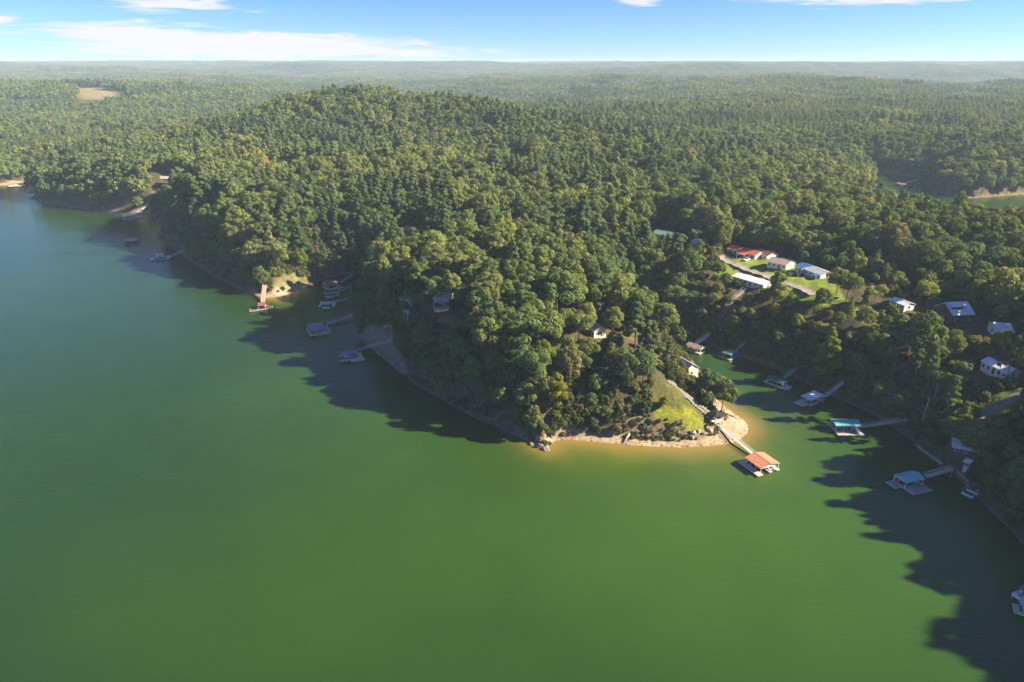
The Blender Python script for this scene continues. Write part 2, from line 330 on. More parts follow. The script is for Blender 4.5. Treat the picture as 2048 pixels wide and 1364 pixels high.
def build_water():
    az = np.radians(np.linspace(-90, 90, 520)); r = 12 * (900 / 12) ** np.linspace(0, 1, 300)
    X = np.outer(r, np.sin(az)) * S; Y = np.outer(r, np.cos(az)) * S; wx, wy = X.ravel(), Y.ravel()
    d = -shore_d(wx, wy) / S; x, y = wx / S, wy / S
    deep = np.array([0.0130, 0.043, 0.0095]); green = np.array([0.030, 0.076, 0.0085]); shal = np.array([0.20, 0.145, 0.04]); mid = np.array([0.085, 0.11, 0.014])
    lo = fbm(x / 70 + 2, y / 45, 77, 3); n = fbm(x / 9, y / 9, 78, 3)
    g = np.clip(0.45 + 0.7 * np.exp(-(((x - 52) / 55) ** 2 + ((y - 128) / 42) ** 2)) + (lo - 0.5) * 0.7 - np.clip((120 - y) / 130, 0, .45) - np.clip((-x - 30) / 160, 0, .5), 0, 1)[:, None]
    c = deep * (1 - g) + green * g
    sandy = np.zeros_like(x)
    for (sx_, sy_, sr) in ((40, 150, 36), (66, 160, 20), (-92, 270, 12), (-400, 540, 40), (-230, 434, 16)):
        sandy = np.maximum(sandy, np.exp(-(((x - sx_) ** 2 + (y - sy_) ** 2) / sr ** 2) ** 2))
    dd = np.maximum(d, 0)
    w2 = (np.exp(-dd / (7.5 + 5 * (n - .5))) * np.clip(sandy * 1.4, 0, 1) * 0.9 + np.exp(-dd / 1.6) * 0.25)[:, None]
    w1 = (np.exp(-(dd / (3.4 + 3.5 * (n - 0.5))) ** 1.4) * np.clip(sandy * 1.5, 0, 1))[:, None]
    c = c * (1 - w2) + mid * w2; c = c * (1 - w1) + shal * w1
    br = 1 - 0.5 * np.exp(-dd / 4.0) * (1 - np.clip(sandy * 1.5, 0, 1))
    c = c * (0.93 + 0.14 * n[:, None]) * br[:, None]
    i = np.arange(X.size).reshape(X.shape)
    F = np.stack([i[:-1, :-1], i[:-1, 1:], i[1:, 1:], i[1:, :-1]], -1).reshape(-1, 4)[:, ::-1]
    keep = (d.reshape(X.shape)[:-1, :-1].ravel() > -12) | (np.hypot(x, y).reshape(X.shape)[:-1, :-1].ravel() < 100)
    V = np.stack([wx, wy, np.zeros_like(x)], 1); F = F[keep]
    used = np.unique(F); remap = np.zeros(len(V), int); remap[used] = np.arange(len(used))
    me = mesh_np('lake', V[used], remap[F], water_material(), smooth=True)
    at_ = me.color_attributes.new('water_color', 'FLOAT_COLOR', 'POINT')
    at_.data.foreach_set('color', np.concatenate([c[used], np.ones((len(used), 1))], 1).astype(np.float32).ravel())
    tag(obj('water', me), kind='structure')
build_water()
# ------------------------------------------------------------------ tree shapes
def unit(n, g):
    v = g.normal(size=(n, 3)); return v / np.linalg.norm(v, axis=1)[:, None]
def leaf_quads(P, Nn, size, g):
    """bent leaf-spray quads at P facing Nn"""
    n = len(P); t = np.cross(Nn, unit(n, g)); t /= np.linalg.norm(t, axis=1)[:, None] + 1e-9; b = np.cross(Nn, t)
    s = (size * g.uniform(0.55, 1.35, n))[:, None]; s2 = s * g.uniform(0.45, 1.0, n)[:, None]
    k = [g.uniform(0.6, 1.15, n)[:, None] for _ in range(4)]
    V = np.stack([P + t * s * k[0], P + b * s2 * k[1] + Nn * s * 0.22, P - t * s * k[2], P - b * s2 * k[3] - Nn * s * .1], 1).reshape(-1, 3)
    return V, np.arange(n * 4).reshape(n, 4)
def lobes_for(kind, g, H, Rr):
    Ls = []
    if kind == 'round':
        n = 26
        for i in range(n):
            u = (i + .5) / n; ph = i * 2.4 + g.uniform(-.5, .5); el = math.acos(1 - 1.5 * u)
            rr = Rr * g.uniform(.58, .86); c = (rr * math.sin(el) * math.cos(ph), rr * math.sin(el) * math.sin(ph), H * .62 + Rr * 0.86 * math.cos(el) * g.uniform(.75, 1.18))
            Ls.append((c, Rr * g.uniform(.20, .36)))
        Ls.append(((0, 0, H * .62), Rr * .62))
    elif kind == 'spread':
        n = 20
        for i in range(n):
            ph = i * 2.4 + g.uniform(-.7, .7); rr = Rr * g.uniform(.35, .92); z = H * (.46 + .46 * g.uniform(0, 1) * (1 - .45 * (rr / Rr) ** 2))
            Ls.append(((rr * math.cos(ph) * 1.1, rr * math.sin(ph) * .9, z), Rr * g.uniform(.20, .40)))
        Ls.append(((0, 0, H * .6), Rr * .5)); Ls.append(((Rr * .3, -Rr * .2, H * .8), Rr * .4))
    elif kind == 'tall':
        n = 15
        for i in range(n):
            u = i / (n - 1); z = H * (.26 + .66 * u); rad = Rr * (0.62 * math.sin(math.pi * (0.2 + 0.76 * u)) ** 0.7); ph = i * 2.4 + g.uniform(-.4, .4)
            Ls.append(((rad * math.cos(ph), rad * math.sin(ph), z), Rr * g.uniform(.34, .5) * (1.05 - .4 * u)))
        for z in (.4, .55, .7): Ls.append(((0, 0, H * z), Rr * .55))
    elif kind == 'pine':
        n = 20
        for i in range(n):
            u = i / (n - 1); z = H * (.42 + .55 * u); rad = Rr * .75 * (1 - u * .85) * g.uniform(.6, 1.1); ph = i * 2.4 + g.uniform(-.5, .5)
            Ls.append(((rad * math.cos(ph), rad * math.sin(ph), z), Rr * g.uniform(.26, .40) * (1.1 - .5 * u)))
    elif kind == 'cone':
        n = 22
        for i in range(n):
            u = i / (n - 1); z = H * (.12 + .86 * u); rad = Rr * .72 * (1 - u) ** .8; ph = i * 2.4
            Ls.append(((rad * math.cos(ph), rad * math.sin(ph), z), Rr * (.46 * (1 - u) + .10)))
    return Ls
def crown_mesh(kind, seed, nq, leaf, H=14.0, Rr=4.4):
    g = np.random.default_rng(seed); Ls = lobes_for(kind, g, H, Rr)
    C = np.array([l[0] for l in Ls]); S = np.array([l[1] for l in Ls]); w = S ** 2; w /= w.sum()
    P, D = [], []; got = 0
    while got < nq:
        idx = g.choice(len(Ls), nq, p=w); dr = unit(nq, g); sq = np.array([1, 1, .82 if kind != 'pine' else .6])
        p = C[idx] + dr * sq * S[idx][:, None] * g.uniform(.86, 1.08, nq)[:, None]
        lump = 0.5 + 0.5 * np.sin(p[:, 0] * 1.7 + seed) * np.sin(p[:, 1] * 1.6 + 1.3 * seed) * np.sin(p[:, 2] * 1.65)
        dist = np.linalg.norm((p[:, None] - C[None]) / S[None, :, None], axis=2); dist[np.arange(nq), idx] = 9
        ok = (dist.min(1) > .72) & (g.uniform(size=nq) < np.where(dr[:, 2] < -.4, .35, .55 + .45 * lump)) & (p[:, 2] > H * .1)
        P.append(p[ok]); D.append(dr[ok]); got += ok.sum()
    P = np.concatenate(P)[:nq]; D = np.concatenate(D)[:nq]
    Nn = D * 1.15 + unit(nq, g) * .55 + np.array([0, 0, .2]); Nn /= np.linalg.norm(Nn, axis=1)[:, None]
    return leaf_quads(P, Nn, leaf, g)
def tube_np(path, radii, seg=6):
    V, F = [], []; path = [np.array(p, float) for p in path]
    for i, p in enumerate(path):
        a = path[min(i + 1, len(path) - 1)] - path[max(i - 1, 0)]; a = a / (np.linalg.norm(a) + 1e-9)
        u = np.cross(a, [0.31, 0.9, 0.2]); u /= np.linalg.norm(u); v = np.cross(a, u)
        for k in range(seg):
            t = 2 * math.pi * k / seg; V.append(p + radii[i] * (u * math.cos(t) + v * math.sin(t)))
    for i in range(len(path) - 1):
        for k in range(seg):
            k2 = (k + 1) % seg; F.append((i * seg + k, i * seg + k2, (i + 1) * seg + k2, (i + 1) * seg + k))
    return np.array(V), np.array(F)
def trunk_mesh(kind, seed, H=14.0, Rr=4.4, limbs=6, seg=6):
    g = np.random.default_rng(seed + 99); top = H * (.9 if kind in ('pine', 'cone') else .68)
    lean = g.uniform(-.35, .35, 2)
    path = [(0, 0, -1.6), (0, 0, .4), (lean[0] * .4, lean[1] * .4, top * .4), (lean[0], lean[1], top * .75), (lean[0] * 1.2, lean[1] * 1.3, top)]
    V, F = tube_np(path, [.36, .28, .22, .15, .05], seg); Vs, Fs, n = [V], [F], len(V)
    Ls = lobes_for(kind, np.random.default_rng(seed), H, Rr)
    for i in range(limbs):
        c = np.array(Ls[int(i * (len(Ls) - 1) / max(limbs, 1))][0]); z0 = min(top * .9, max(top * .35, c[2] - Rr * .5)); s = np.array([lean[0] * z0 / top, lean[1] * z0 / top, z0])
        v, f = tube_np([s, (s + c) / 2 + np.array([0, 0, -.2]), c], [.11, .08, .03], 4); Vs.append(v); Fs.append(f + n); n += len(v)
    return np.concatenate(Vs), np.concatenate(Fs)
KINDS = ['round', 'round', 'round', 'round', 'tall', 'tall', 'pine', 'pine', 'cone', 'spread', 'spread', 'spread']
NK = len(KINDS)
def dims(k): return {'round': (17.0, 5.8), 'spread': (16.0, 6.6), 'tall': (20.5, 4.3), 'pine': (22.0, 4.6), 'cone': (18.6, 4.4)}[k]
near_tree = []           # (crown mesh, trunk mesh)
def trees_near():
    for i, k in enumerate(KINDS):
        H, Rr = dims(k); V, F = crown_mesh(k, 100 + i, 3000 if k != 'pine' else 2500, .50 if k != 'pine' else .45, H, Rr)
        fm = M['needle'] if k in ('pine',) else M['leaf']
        cm = mesh_np('tree_crown', V, F, fm); tv, tf = trunk_mesh(k, 100 + i, H, Rr); tm = mesh_np('tree_trunk', tv, tf, M['bark'], smooth=True)
        near_tree.append((cm, tm))
trees_near()
protos = bpy.data.collections.new('tree_shapes')       # source shapes of the far wood, not in the scene itself
def proto(name, Vc, Fc, fm, Vt=None, Ft=None):
    if Vt is not None:
        V = np.concatenate([Vc, Vt]); F = np.concatenate([Fc, Ft + len(Vc)]); mi = [0] * len(Fc) + [1] * len(Ft)
        me = mesh_np(name, V, F, [fm, M['bark']], mi)
    else: me = mesh_np(name, Vc, Fc, [fm])
    o = bpy.data.objects.new(name, me); protos.objects.link(o); return o
PR = []
for i, k in enumerate(KINDS):                                        # 00-08 near
    H, Rr = dims(k); V, F = crown_mesh(k, 100 + i, 2600, .53, H, Rr); tv, tf = trunk_mesh(k, 100 + i, H, Rr)
    PR.append(proto('a%02d_tree' % i, V, F, M['needle'] if k == 'pine' else M['leaf'], tv, tf))
for i, k in enumerate(KINDS):                                        # 09-17 middle distance
    H, Rr = dims(k); V, F = crown_mesh(k, 200 + i, 650, 1.02, H, Rr); tv, tf = trunk_mesh(k, 200 + i, H, Rr, 3, 4)
    PR.append(proto('b%02d_tree' % i, V, F, M['needle'] if k == 'pine' else M['leaf'], tv, tf))
def patch(i, g, frac):
    Vs, Fs, Ms, n = [], [], [], 0
    for q in range(30):
        k = 'cone' if g.uniform() < frac else ('round' if g.uniform() < .7 else 'tall'); H, Rr = dims(k); s = g.uniform(.7, 1.12)
        if frac > .5: s *= .78
        V, F = crown_mesh(k, int(g.integers(1e6)), 75, 2.25, H, Rr)
        off = np.array([(q % 6) * 9.4 - 23.4 + g.uniform(-3.4, 3.4), (q // 6) * 10.7 - 21.4 + g.uniform(-3.4, 3.4), -.6])
        Vs.append(V * s + off); Fs.append(F + n); n += len(V); Ms += [0 if k != 'cone' else 1] * len(F)
    me = mesh_np('c%02d_patch' % i, np.concatenate(Vs), np.concatenate(Fs), [M['leaf'], M['needle']], Ms)
    o = bpy.data.objects.new(me.name, me); protos.objects.link(o); PR.append(o)
gp = np.random.default_rng(5)
for i, fr in enumerate((.1, .3, .8, .95, .15, .5)): patch(i, gp, fr)     # 18-23 far blocks of wood
SHRUBS = []
for i in range(4):                                                    # 24-27 shrubs
    V, F = crown_mesh('round', 300 + i, 420, .45, 3.4, 2.0); V[:, 2] -= 1.0
    PR.append(proto('d%02d_shrub' % i, V, F, M['shrub']))

def scatter_object(name, pts, variant, rot, size, kind='stuff', label=None):
    me = bpy.data.meshes.new(name); me.vertices.add(len(pts)); me.vertices.foreach_set('co', np.asarray(pts, np.float32).ravel())
    a = me.attributes.new('variant', 'INT', 'POINT'); a.data.foreach_set('value', np.asarray(variant, np.int32))
    g = np.random.default_rng(17); lean = np.stack([g.normal(0, .07, len(pts)), g.normal(0, .07, len(pts)), np.asarray(rot)], 1)
    a = me.attributes.new('turn', 'FLOAT_VECTOR', 'POINT'); a.data.foreach_set('vector', lean.astype(np.float32).ravel())
    a = me.attributes.new('size', 'FLOAT_VECTOR', 'POINT'); a.data.foreach_set('vector', np.asarray(size, np.float32).ravel())
    o = obj(name, me); tag(o, kind=kind)
    ng = bpy.data.node_groups.new(name, 'GeometryNodeTree'); ng.interface.new_socket('Geometry', in_out='INPUT', socket_type='NodeSocketGeometry'); ng.interface.new_socket('Geometry', in_out='OUTPUT', socket_type='NodeSocketGeometry')
    N, L = ng.nodes, ng.links; gi = N.new('NodeGroupInput'); go = N.new('NodeGroupOutput')
    ci = N.new('GeometryNodeCollectionInfo'); ci.inputs[0].default_value = protos; ci.inputs['Separate Children'].default_value = True; ci.inputs['Reset Children'].default_value = True
    ip = N.new('GeometryNodeInstanceOnPoints'); ip.inputs['Pick Instance'].default_value = True
    def named(n_, t_):
        q = N.new('GeometryNodeInputNamedAttribute'); q.data_type = t_; q.inputs[0].default_value = n_; return q.outputs[0]
    er = N.new('FunctionNodeEulerToRotation'); L.new(named('turn', 'FLOAT_VECTOR'), er.inputs[0])
    L.new(gi.outputs[0], ip.inputs['Points']); L.new(ci.outputs[0], ip.inputs['Instance']); L.new(named('variant', 'INT'), ip.inputs['Instance Index'])
    L.new(er.outputs[0], ip.inputs['Rotation']); L.new(named('size', 'FLOAT_VECTOR'), ip.inputs['Scale']); L.new(ip.outputs[0], go.inputs[0])
    md = o.modifiers.new('scatter', 'NODES'); md.node_group = ng
    return o
# ------------------------------------------------------------------ where trees stand
CLEAR = []                # capsules (x1, y1, x2, y2, r) kept free of trees
def clear(p, q, r): CLEAR.append((p[0], p[1], q[0], q[1], r))
def view_clear(p, r, length):
    d = math.hypot(p[0], p[1]); q = (p[0] * (1 - length / d), p[1] * (1 - length / d)); clear(p, q, r)
# ------------------------------------------------------------------ builder for hard things
class MB:
    def __init__(s): s.v, s.f = [], []
    def add(s, V, F):
        n = len(s.v); s.v += [tuple(p) for p in V]; s.f += [tuple(i + n for i in f) for f in F]; return s
    def hexa(s, b, t): return s.add(b + t, [(3, 2, 1, 0), (4, 5, 6, 7), (0, 1, 5, 4), (1, 2, 6, 5), (2, 3, 7, 6), (3, 0, 4, 7)])
    def box(s, x0, x1, y0, y1, z0, z1):
        return s.hexa([(x0, y0, z0), (x1, y0, z0), (x1, y1, z0), (x0, y1, z0)], [(x0, y0, z1), (x1, y0, z1), (x1, y1, z1), (x0, y1, z1)])
    def bar(s, a, b, w=.06, h=None):
        a, b = Vector(a), Vector(b); d = (b - a); 
        if d.length < 1e-6: return s
        d.normalize(); u = d.cross(Vector((0, 0, 1)))
        if u.length < .05: u = Vector((1, 0, 0))
        u.normalize(); v = u.cross(d); u *= w / 2; v *= (h or w) / 2
        return s.hexa([a - u - v, a + u - v, b + u - v, b - u - v], [a - u + v, a + u + v, b + u + v, b - u + v])
    def cyl(s, a, b, r0, r1=None, seg=8):
        V, F = tube_np([a, b], [r0, r0 if r1 is None else r1], seg)
        return s.add(V.tolist(), [tuple(f) for f in F] + [tuple(range(seg - 1, -1, -1)), tuple(range(seg, 2 * seg))])
    def slab(s, q, th):
        """a plate over the quad q, th thick upwards"""
        a, b, c = Vector(q[0]), Vector(q[1]), Vector(q[2]); n = (b - a).cross(c - b).normalized()
        if n.z < 0: n = -n; q = list(reversed(q))
        return s.hexa([tuple(Vector(p)) for p in q], [tuple(Vector(p) + n * th) for p in q])
    def mesh(s, name, m, smooth=False):
        me = bpy.data.meshes.new(name); me.from_pydata([tuple(p) for p in s.v], [], s.f); me.update()
        bm = bmesh.new(); bm.from_mesh(me); bmesh.ops.recalc_face_normals(bm, faces=bm.faces); bm.to_mesh(me); bm.free()
        me.materials.append(m)
        if smooth:
            for p in me.polygons: p.use_smooth = True
        return me
    def build(s, name, m, parent=None, smooth=False): return obj(name, s.mesh(name, m, smooth), parent)
def root_at(name, loc, rz, label, cat, group=None):
    o = bpy.data.objects.new(name, None); col.objects.link(o); o.empty_display_size = 1; o.location = loc; o.rotation_euler.z = rz
    tag(o, label, cat, group); return o
def child_root(): pass

def metal_roof(name, c, rough=.45): return mat(name, c, rough, .5, 0.0, noise=.12, nscale=.7)
M.update(
    orange=metal_roof('orange_metal_roof', (.50, .205, .125)), teal=metal_roof('teal_metal_roof', (.13, .42, .45)), sky_teal=metal_roof('turquoise_metal_roof', (.17, .50, .52)), pierwood=mat('sun_bleached_timber', (.44, .33, .25), .85, .2, noise=.2, nscale=3),
    dkgreen=metal_roof('green_metal_roof', (.02, .115, .12)), fadegreen=metal_roof('faded_green_roof', (.12, .24, .24)), whiteroof=metal_roof('white_metal_roof', (.68, .70, .76)),
    grey=metal_roof('grey_roof', (.23, .24, .30)), lgrey=metal_roof('light_grey_roof', (.40, .42, .48)), tan=mat('tan_shingles', (.30, .245, .225), .9, .1, noise=.2, nscale=3), red=metal_roof('red_metal_roof', (.46, .115, .07)),
    redbrown=metal_roof('dark_red_roof', (.25, .10, .085)), blue=metal_roof('blue_metal_roof', (.055, .15, .36)), palegrey=mat('weathered_shingles', (.33, .31, .31), .9, .1, noise=.2, nscale=3),
    white=mat('white_paint', (.66, .66, .64), .5, .4, noise=.06, nscale=2), cream=mat('cream_siding', (.60, .55, .47), .7, .2, noise=.08, nscale=1.5), alu=mat('aluminium', (.55, .57, .6), .4, .5, .5, noise=.1, nscale=2),
    deck=mat('weathered_decking', (.33, .30, .29), .85, .2, noise=.25, nscale=4), decklight=mat('pale_decking', (.52, .47, .42), .85, .2, noise=.18, nscale=4), deckred=mat('red_brown_decking', (.30, .155, .10), .85, .2, noise=.2, nscale=4),
    wood=mat('brown_timber', (.10, .065, .05), .85, .2, noise=.25, nscale=3), dark=mat('dark_timber', (.022, .02, .02), .8, .2), floatm=mat('black_floats', (.03, .03, .035), .6, .3),
    glass=mat('window_glass', (.03, .04, .05), .08, .6), asphalt=mat('pale_asphalt', (.24, .22, .21), .9, .2, noise=.12, nscale=.8), gravel=mat('gravel_path', (.20, .175, .155), .95, .1, noise=.25, nscale=2),
    rock=mat('bank_rock', (.19, .165, .145), .95, .1, noise=.3, nscale=1.4, bump=.4), palerock=mat('pale_rock', (.27, .235, .20), .95, .1, noise=.3, nscale=1.4, bump=.4), concrete=mat('concrete', (.33, .31, .29), .9, .2, noise=.15, nscale=1.5),
    rubber=mat('tyre_rubber', (.02, .02, .02), .8, .2), carblack=mat('black_car_paint', (.015, .016, .02), .25, .5), carwhite=mat('white_car_paint', (.7, .7, .7), .3, .5), carblue=mat('blue_cover', (.05, .13, .35), .6, .3),
    redcloth=mat('red_canvas', (.42, .06, .08), .8, .2), navy=mat('navy_canvas', (.045, .07, .15), .8, .2), gel=mat('white_gelcoat', (.72, .72, .73), .25, .5), seat=mat('grey_vinyl', (.38, .38, .40), .5, .3), redp=mat('red_gelcoat', (.35, .04, .03), .3, .5))
HARD = []; LOW = []
def hard(p, q, r): HARD.append((p[0], p[1], q[0], q[1], r))

# ------------------------------------------------------------------ docks
DOCKG = 'boat docks along the shore'
def dock(name, label, A, B, C, ze, kind, rise, roofm, decks, deckm='deck', posts=3, postm='white', rail=None, overhang=.35, group=None, extra=None, trim=None):
    a, b, c = at(*A, ze), at(*B, ze), at(*C, ze)
    ux = (b - a); L = ux.length; ux.normalize(); w = (c - b); uy = Vector((-ux.y, ux.x, 0)); W = w.dot(uy)
    if W < 0: uy = -uy; W = -W
    ctr = (a + b) / 2 + uy * W / 2; ctr.z = 0
    flip = ux.x * uy.y - ux.y * uy.x < 0
    if flip: ux = -ux
    r = root_at(name, ctr, math.atan2(ux.y, ux.x), label, 'dock', group)
    # local: x along, y from near eave (-W/2) to far eave (+W/2)
    for (x0, x1, y0, y1) in decks:
        if flip: x0, x1 = -x1, -x0
        d = MB().box(x0, x1, y0, y1, .42, .60).build('deck', M[deckm], r)
        f = MB(); n = max(1, int((x1 - x0) / 2.2)); 
        for i in range(n):
            xa = x0 + (x1 - x0) * (i + .12) / n; xb = x0 + (x1 - x0) * (i + .88) / n
            f.box(xa, xb, y0 + .08, y1 - .08, -.25, .42)
        f.build('float', M['floatm'], d)
        MB().box(x0 - .04, x1 + .04, y0 - .06, y0, .36, .61).box(x0 - .04, x1 + .04, y1, y1 + .06, .36, .61).box(x0 - .06, x0, y0, y1, .36, .61).box(x1, x1 + .06, y0, y1, .36, .61).build('edge_trim', M[trim or postm], d)
    hx, hy = L / 2, W / 2
    if kind:
        px_ = hx - overhang; py_ = hy - overhang
        for sy_ in (-1, 1):
            for i in range(posts):
                X = -px_ + 2 * px_ * i / (posts - 1)
                MB().bar((X, sy_ * py_, .60), (X, sy_ * py_, ze), .13).build('post', M[postm], r)
        MB().bar((-px_, -py_, ze - .1), (px_, -py_, ze - .1), .12, .2).bar((-px_, py_, ze - .1), (px_, py_, ze - .1), .12, .2).bar((-px_, -py_, ze - .1), (-px_, py_, ze - .1), .12, .2).bar((px_, -py_, ze - .1), (px_, py_, ze - .1), .12, .2).build('roof_beam', M[postm], r)
        if kind == 'gable':
            for sy_ in (-1, 1):
                q = [(-hx, sy_ * hy, ze), (hx, sy_ * hy, ze), (hx, 0, ze + rise), (-hx, 0, ze + rise)]
                rp = MB().slab(q, .07).build('roof_slope', M[roofm], r)
                sm = MB(); n = max(3, int(L / .9))
                for i in range(n + 1):
                    X = -hx + .03 + (L - .06) * i / n; sm.bar((X, sy_ * hy, ze + .09), (X, sy_ * .05, ze + rise + .09), .05, .05)
                sm.build('roof_seam', M[roofm], rp)
            MB().bar((-hx, 0, ze + rise + .07), (hx, 0, ze + rise + .07), .34, .07).build('ridge_cap', M[roofm], r)
            for sx_ in (-1, 1): MB().add([(sx_ * (px_), -py_, ze), (sx_ * px_, py_, ze), (sx_ * px_, 0, ze + rise * .93)], [(0, 1, 2)]).build('gable_end', M[postm], r)
        elif kind == 'flat':
            rp = MB().slab([(-hx, -hy, ze), (hx, -hy, ze), (hx, hy, ze + rise), (-hx, hy, ze + rise)], .1).build('roof', M[roofm], r)
            sm = MB(); n = max(3, int(L / .9))
            for i in range(n + 1):
                X = -hx + .03 + (L - .06) * i / n; sm.bar((X, -hy, ze + .12), (X, hy, ze + rise + .12), .05, .05)
            sm.build('roof_seam', M[roofm], rp)
        elif kind == 'hip':
            k = min(hx, hy) * .9
            v = [(-hx, -hy, ze), (hx, -hy, ze), (hx, hy, ze), (-hx, hy, ze), (-hx + k, 0, ze + rise), (hx - k, 0, ze + rise)]
            MB().add(v, [(0, 1, 5, 4), (1, 2, 5), (2, 3, 4, 5), (3, 0, 4), (3, 2, 1, 0)]).build('roof', M[roofm], r)
            MB().bar((-hx + k, 0, ze + rise), (hx - k, 0, ze + rise), .3, .08).build('ridge_cap', M[roofm], r)
        elif kind == 'frame': pass
    if rail:
        for (xa, ya, xb, yb) in rail:
            if flip: xa, xb = -xa, -xb
            m_ = MB(); n = max(1, int(math.hypot(xb - xa, yb - ya) / 1.6))
            for i in range(n + 1):
                t = i / n; m_.bar((xa + (xb - xa) * t, ya + (yb - ya) * t, .6), (xa + (xb - xa) * t, ya + (yb - ya) * t, 1.6), .06)
            for z in (1.1, 1.6): m_.bar((xa, ya, z), (xb, yb, z), .06)
            m_.build('railing', M[postm], r)
    fx = -1 if flip else 1
    if extra: extra(r, hx, hy, fx)
    return r, ctr, (ux * fx), uy, hx, hy
GANGG = 'gangways from the docks to the shore'
def gangway(label, P, Q, zp=.62, zq=1.2, w=1.5, style='rail', m='alu', deckm='decklight', name='gangway', base=None):
    """P, Q: pixels of the dock end and the shore end"""
    p = at(*P, zp); q = on_ground(*Q); q.z += .4
    if q.z < .8: q = at(*Q, zq)
    r = root_at(name, p, 0, label, 'gangway'); d = q - p; L = d.length; u = d.normalized(); s = Vector((-u.y, u.x, 0)).normalized() * w / 2; o = Vector((0, 0, 0))
    MB().bar(o, d, w, .1).build('walkway', M[deckm], r)
    cl = MB(); n = max(4, int(L / 1.3))
    for i in range(n + 1): cl.bar(d * (i / n) - s + Vector((0, 0, .075)), d * (i / n) + s + Vector((0, 0, .075)), .09, .05)
    tag(cl.build('tread_cleats', M[m], r), kind='stuff')
    hgt = 1.1
    for sg in (-1, 1):
        b = MB(); e = s * sg; up = Vector((0, 0, hgt)); n = max(3, int(L / (1.6 if style == 'truss' else 2.0)))
        for z in ((.0, .55, 1) if style != 'plain' else (.05, 1)): b.bar(e + up * z, d + e + up * z, .09 if style == 'truss' else .07)
        for i in range(n + 1): b.bar(d * (i / n) + e, d * (i / n) + e + up, .07)
        if style == 'truss':
            for i in range(n): 
                a0, a1 = (0, 1) if i % 2 == 0 else (1, 0)
                b.bar(d * (i / n) + e + up * a0, d * ((i + 1) / n) + e + up * a1, .06)
        b.build('railing', M[m], r)
    gq = hz(q.x, q.y); depth = max(q.z - gq, .2) + .4
    if base != False:
        for sg in (-1, 1): MB().bar(d - u * .4 + s * sg * .8 - Vector((0, 0, .06)), d - u * .4 + s * sg * .8 - Vector((0, 0, depth)), .16).build('support_post', M['white' if m == 'white' else 'alu'], r)
    clear(p + u * min(L * .45, 4), q, 2.0); hard(p, q, 1.1)
    return r
# ------------------------------------------------------------------ boats
def hull_mb(L, W, H):
    st = [(-.5, .82, 1), (-.2, 1, 1), (.15, .96, 1.03), (.35, .66, 1.12), (.46, .3, 1.2), (.5, .04, 1.24)]
    V, F = [], []
    for (x, w, h) in st:
        V += [(x * L, -w * W / 2, h * H), (x * L, -w * W * .36, .05 * H - .1), (x * L, 0, -.2 * H), (x * L, w * W * .36, .05 * H - .1), (x * L, w * W / 2, h * H)]
    n = len(st)
    for i in range(n - 1):
        for k in range(4): F.append((i * 5 + k, i * 5 + k + 1, (i + 1) * 5 + k + 1, (i + 1) * 5 + k))
    F.append((0, 1, 2, 3, 4)); 
    m = MB().add(V, F)
    # inner floor and gunwale
    for i in range(n - 1):
        for sg in (0, 4): m.bar(V[i * 5 + sg], V[(i + 1) * 5 + sg], .12)
    return m
def motorboat(label, P, head, L=5.6, hullm='gel', z=0.0, coverm=None, group=None):
    p = at(*P, .3); r = root_at('motorboat', (p.x, p.y, z), head, label, 'boat', group); W = L * .4
    hull_mb(L, W, .75).build('hull', M[hullm], r, True)
    MB().box(-L * .47, L * .2, -W * .42, W * .42, .28, .36).build('floor', M['seat'], r)
    MB().add([(L * .2, -W * .46, .76), (L * .44, -W * .2, .9), (L * .44, W * .2, .9), (L * .2, W * .46, .76)], [(0, 1, 2, 3)]).build('foredeck', M[hullm], r)
    if coverm: MB().hexa([(-L * .46, -W * .42, .74), (L * .3, -W * .36, .8), (L * .3, W * .36, .8), (-L * .46, W * .42, .74)], [(-L * .4, -W * .12, 1.0), (L * .1, -W * .1, 1.35), (L * .1, W * .1, 1.35), (-L * .4, W * .12, 1.0)]).build('cover', M[coverm], r)
    else:
        MB().hexa([(L * .1, -W * .42, .74), (L * .22, -W * .4, .78), (L * .22, W * .4, .78), (L * .1, W * .42, .74)], [(L * .06, -W * .38, 1.15), (L * .08, -W * .38, 1.15), (L * .08, W * .38, 1.15), (L * .06, W * .38, 1.15)]).build('windscreen', M['glass'], r)
        for sg in (-1, 1): MB().box(-.3, .25, sg * W * .25 - .25, sg * W * .25 + .25, .36, .78).box(-.34, -.24, sg * W * .25 - .25, sg * W * .25 + .25, .78, 1.1).build('seat', M['seat'], r)
        MB().box(-L * .45, -L * .36, -W * .38, W * .38, .36, .75).build('bench_seat', M['seat'], r)
    MB().box(-L * .5 - .35, -L * .5, -.22, .22, .25, 1.1).box(-L * .5 - .22, -L * .5 - .1, -.06, .06, -.4, .25).build('outboard_motor', M['carblack'], r)
    return r
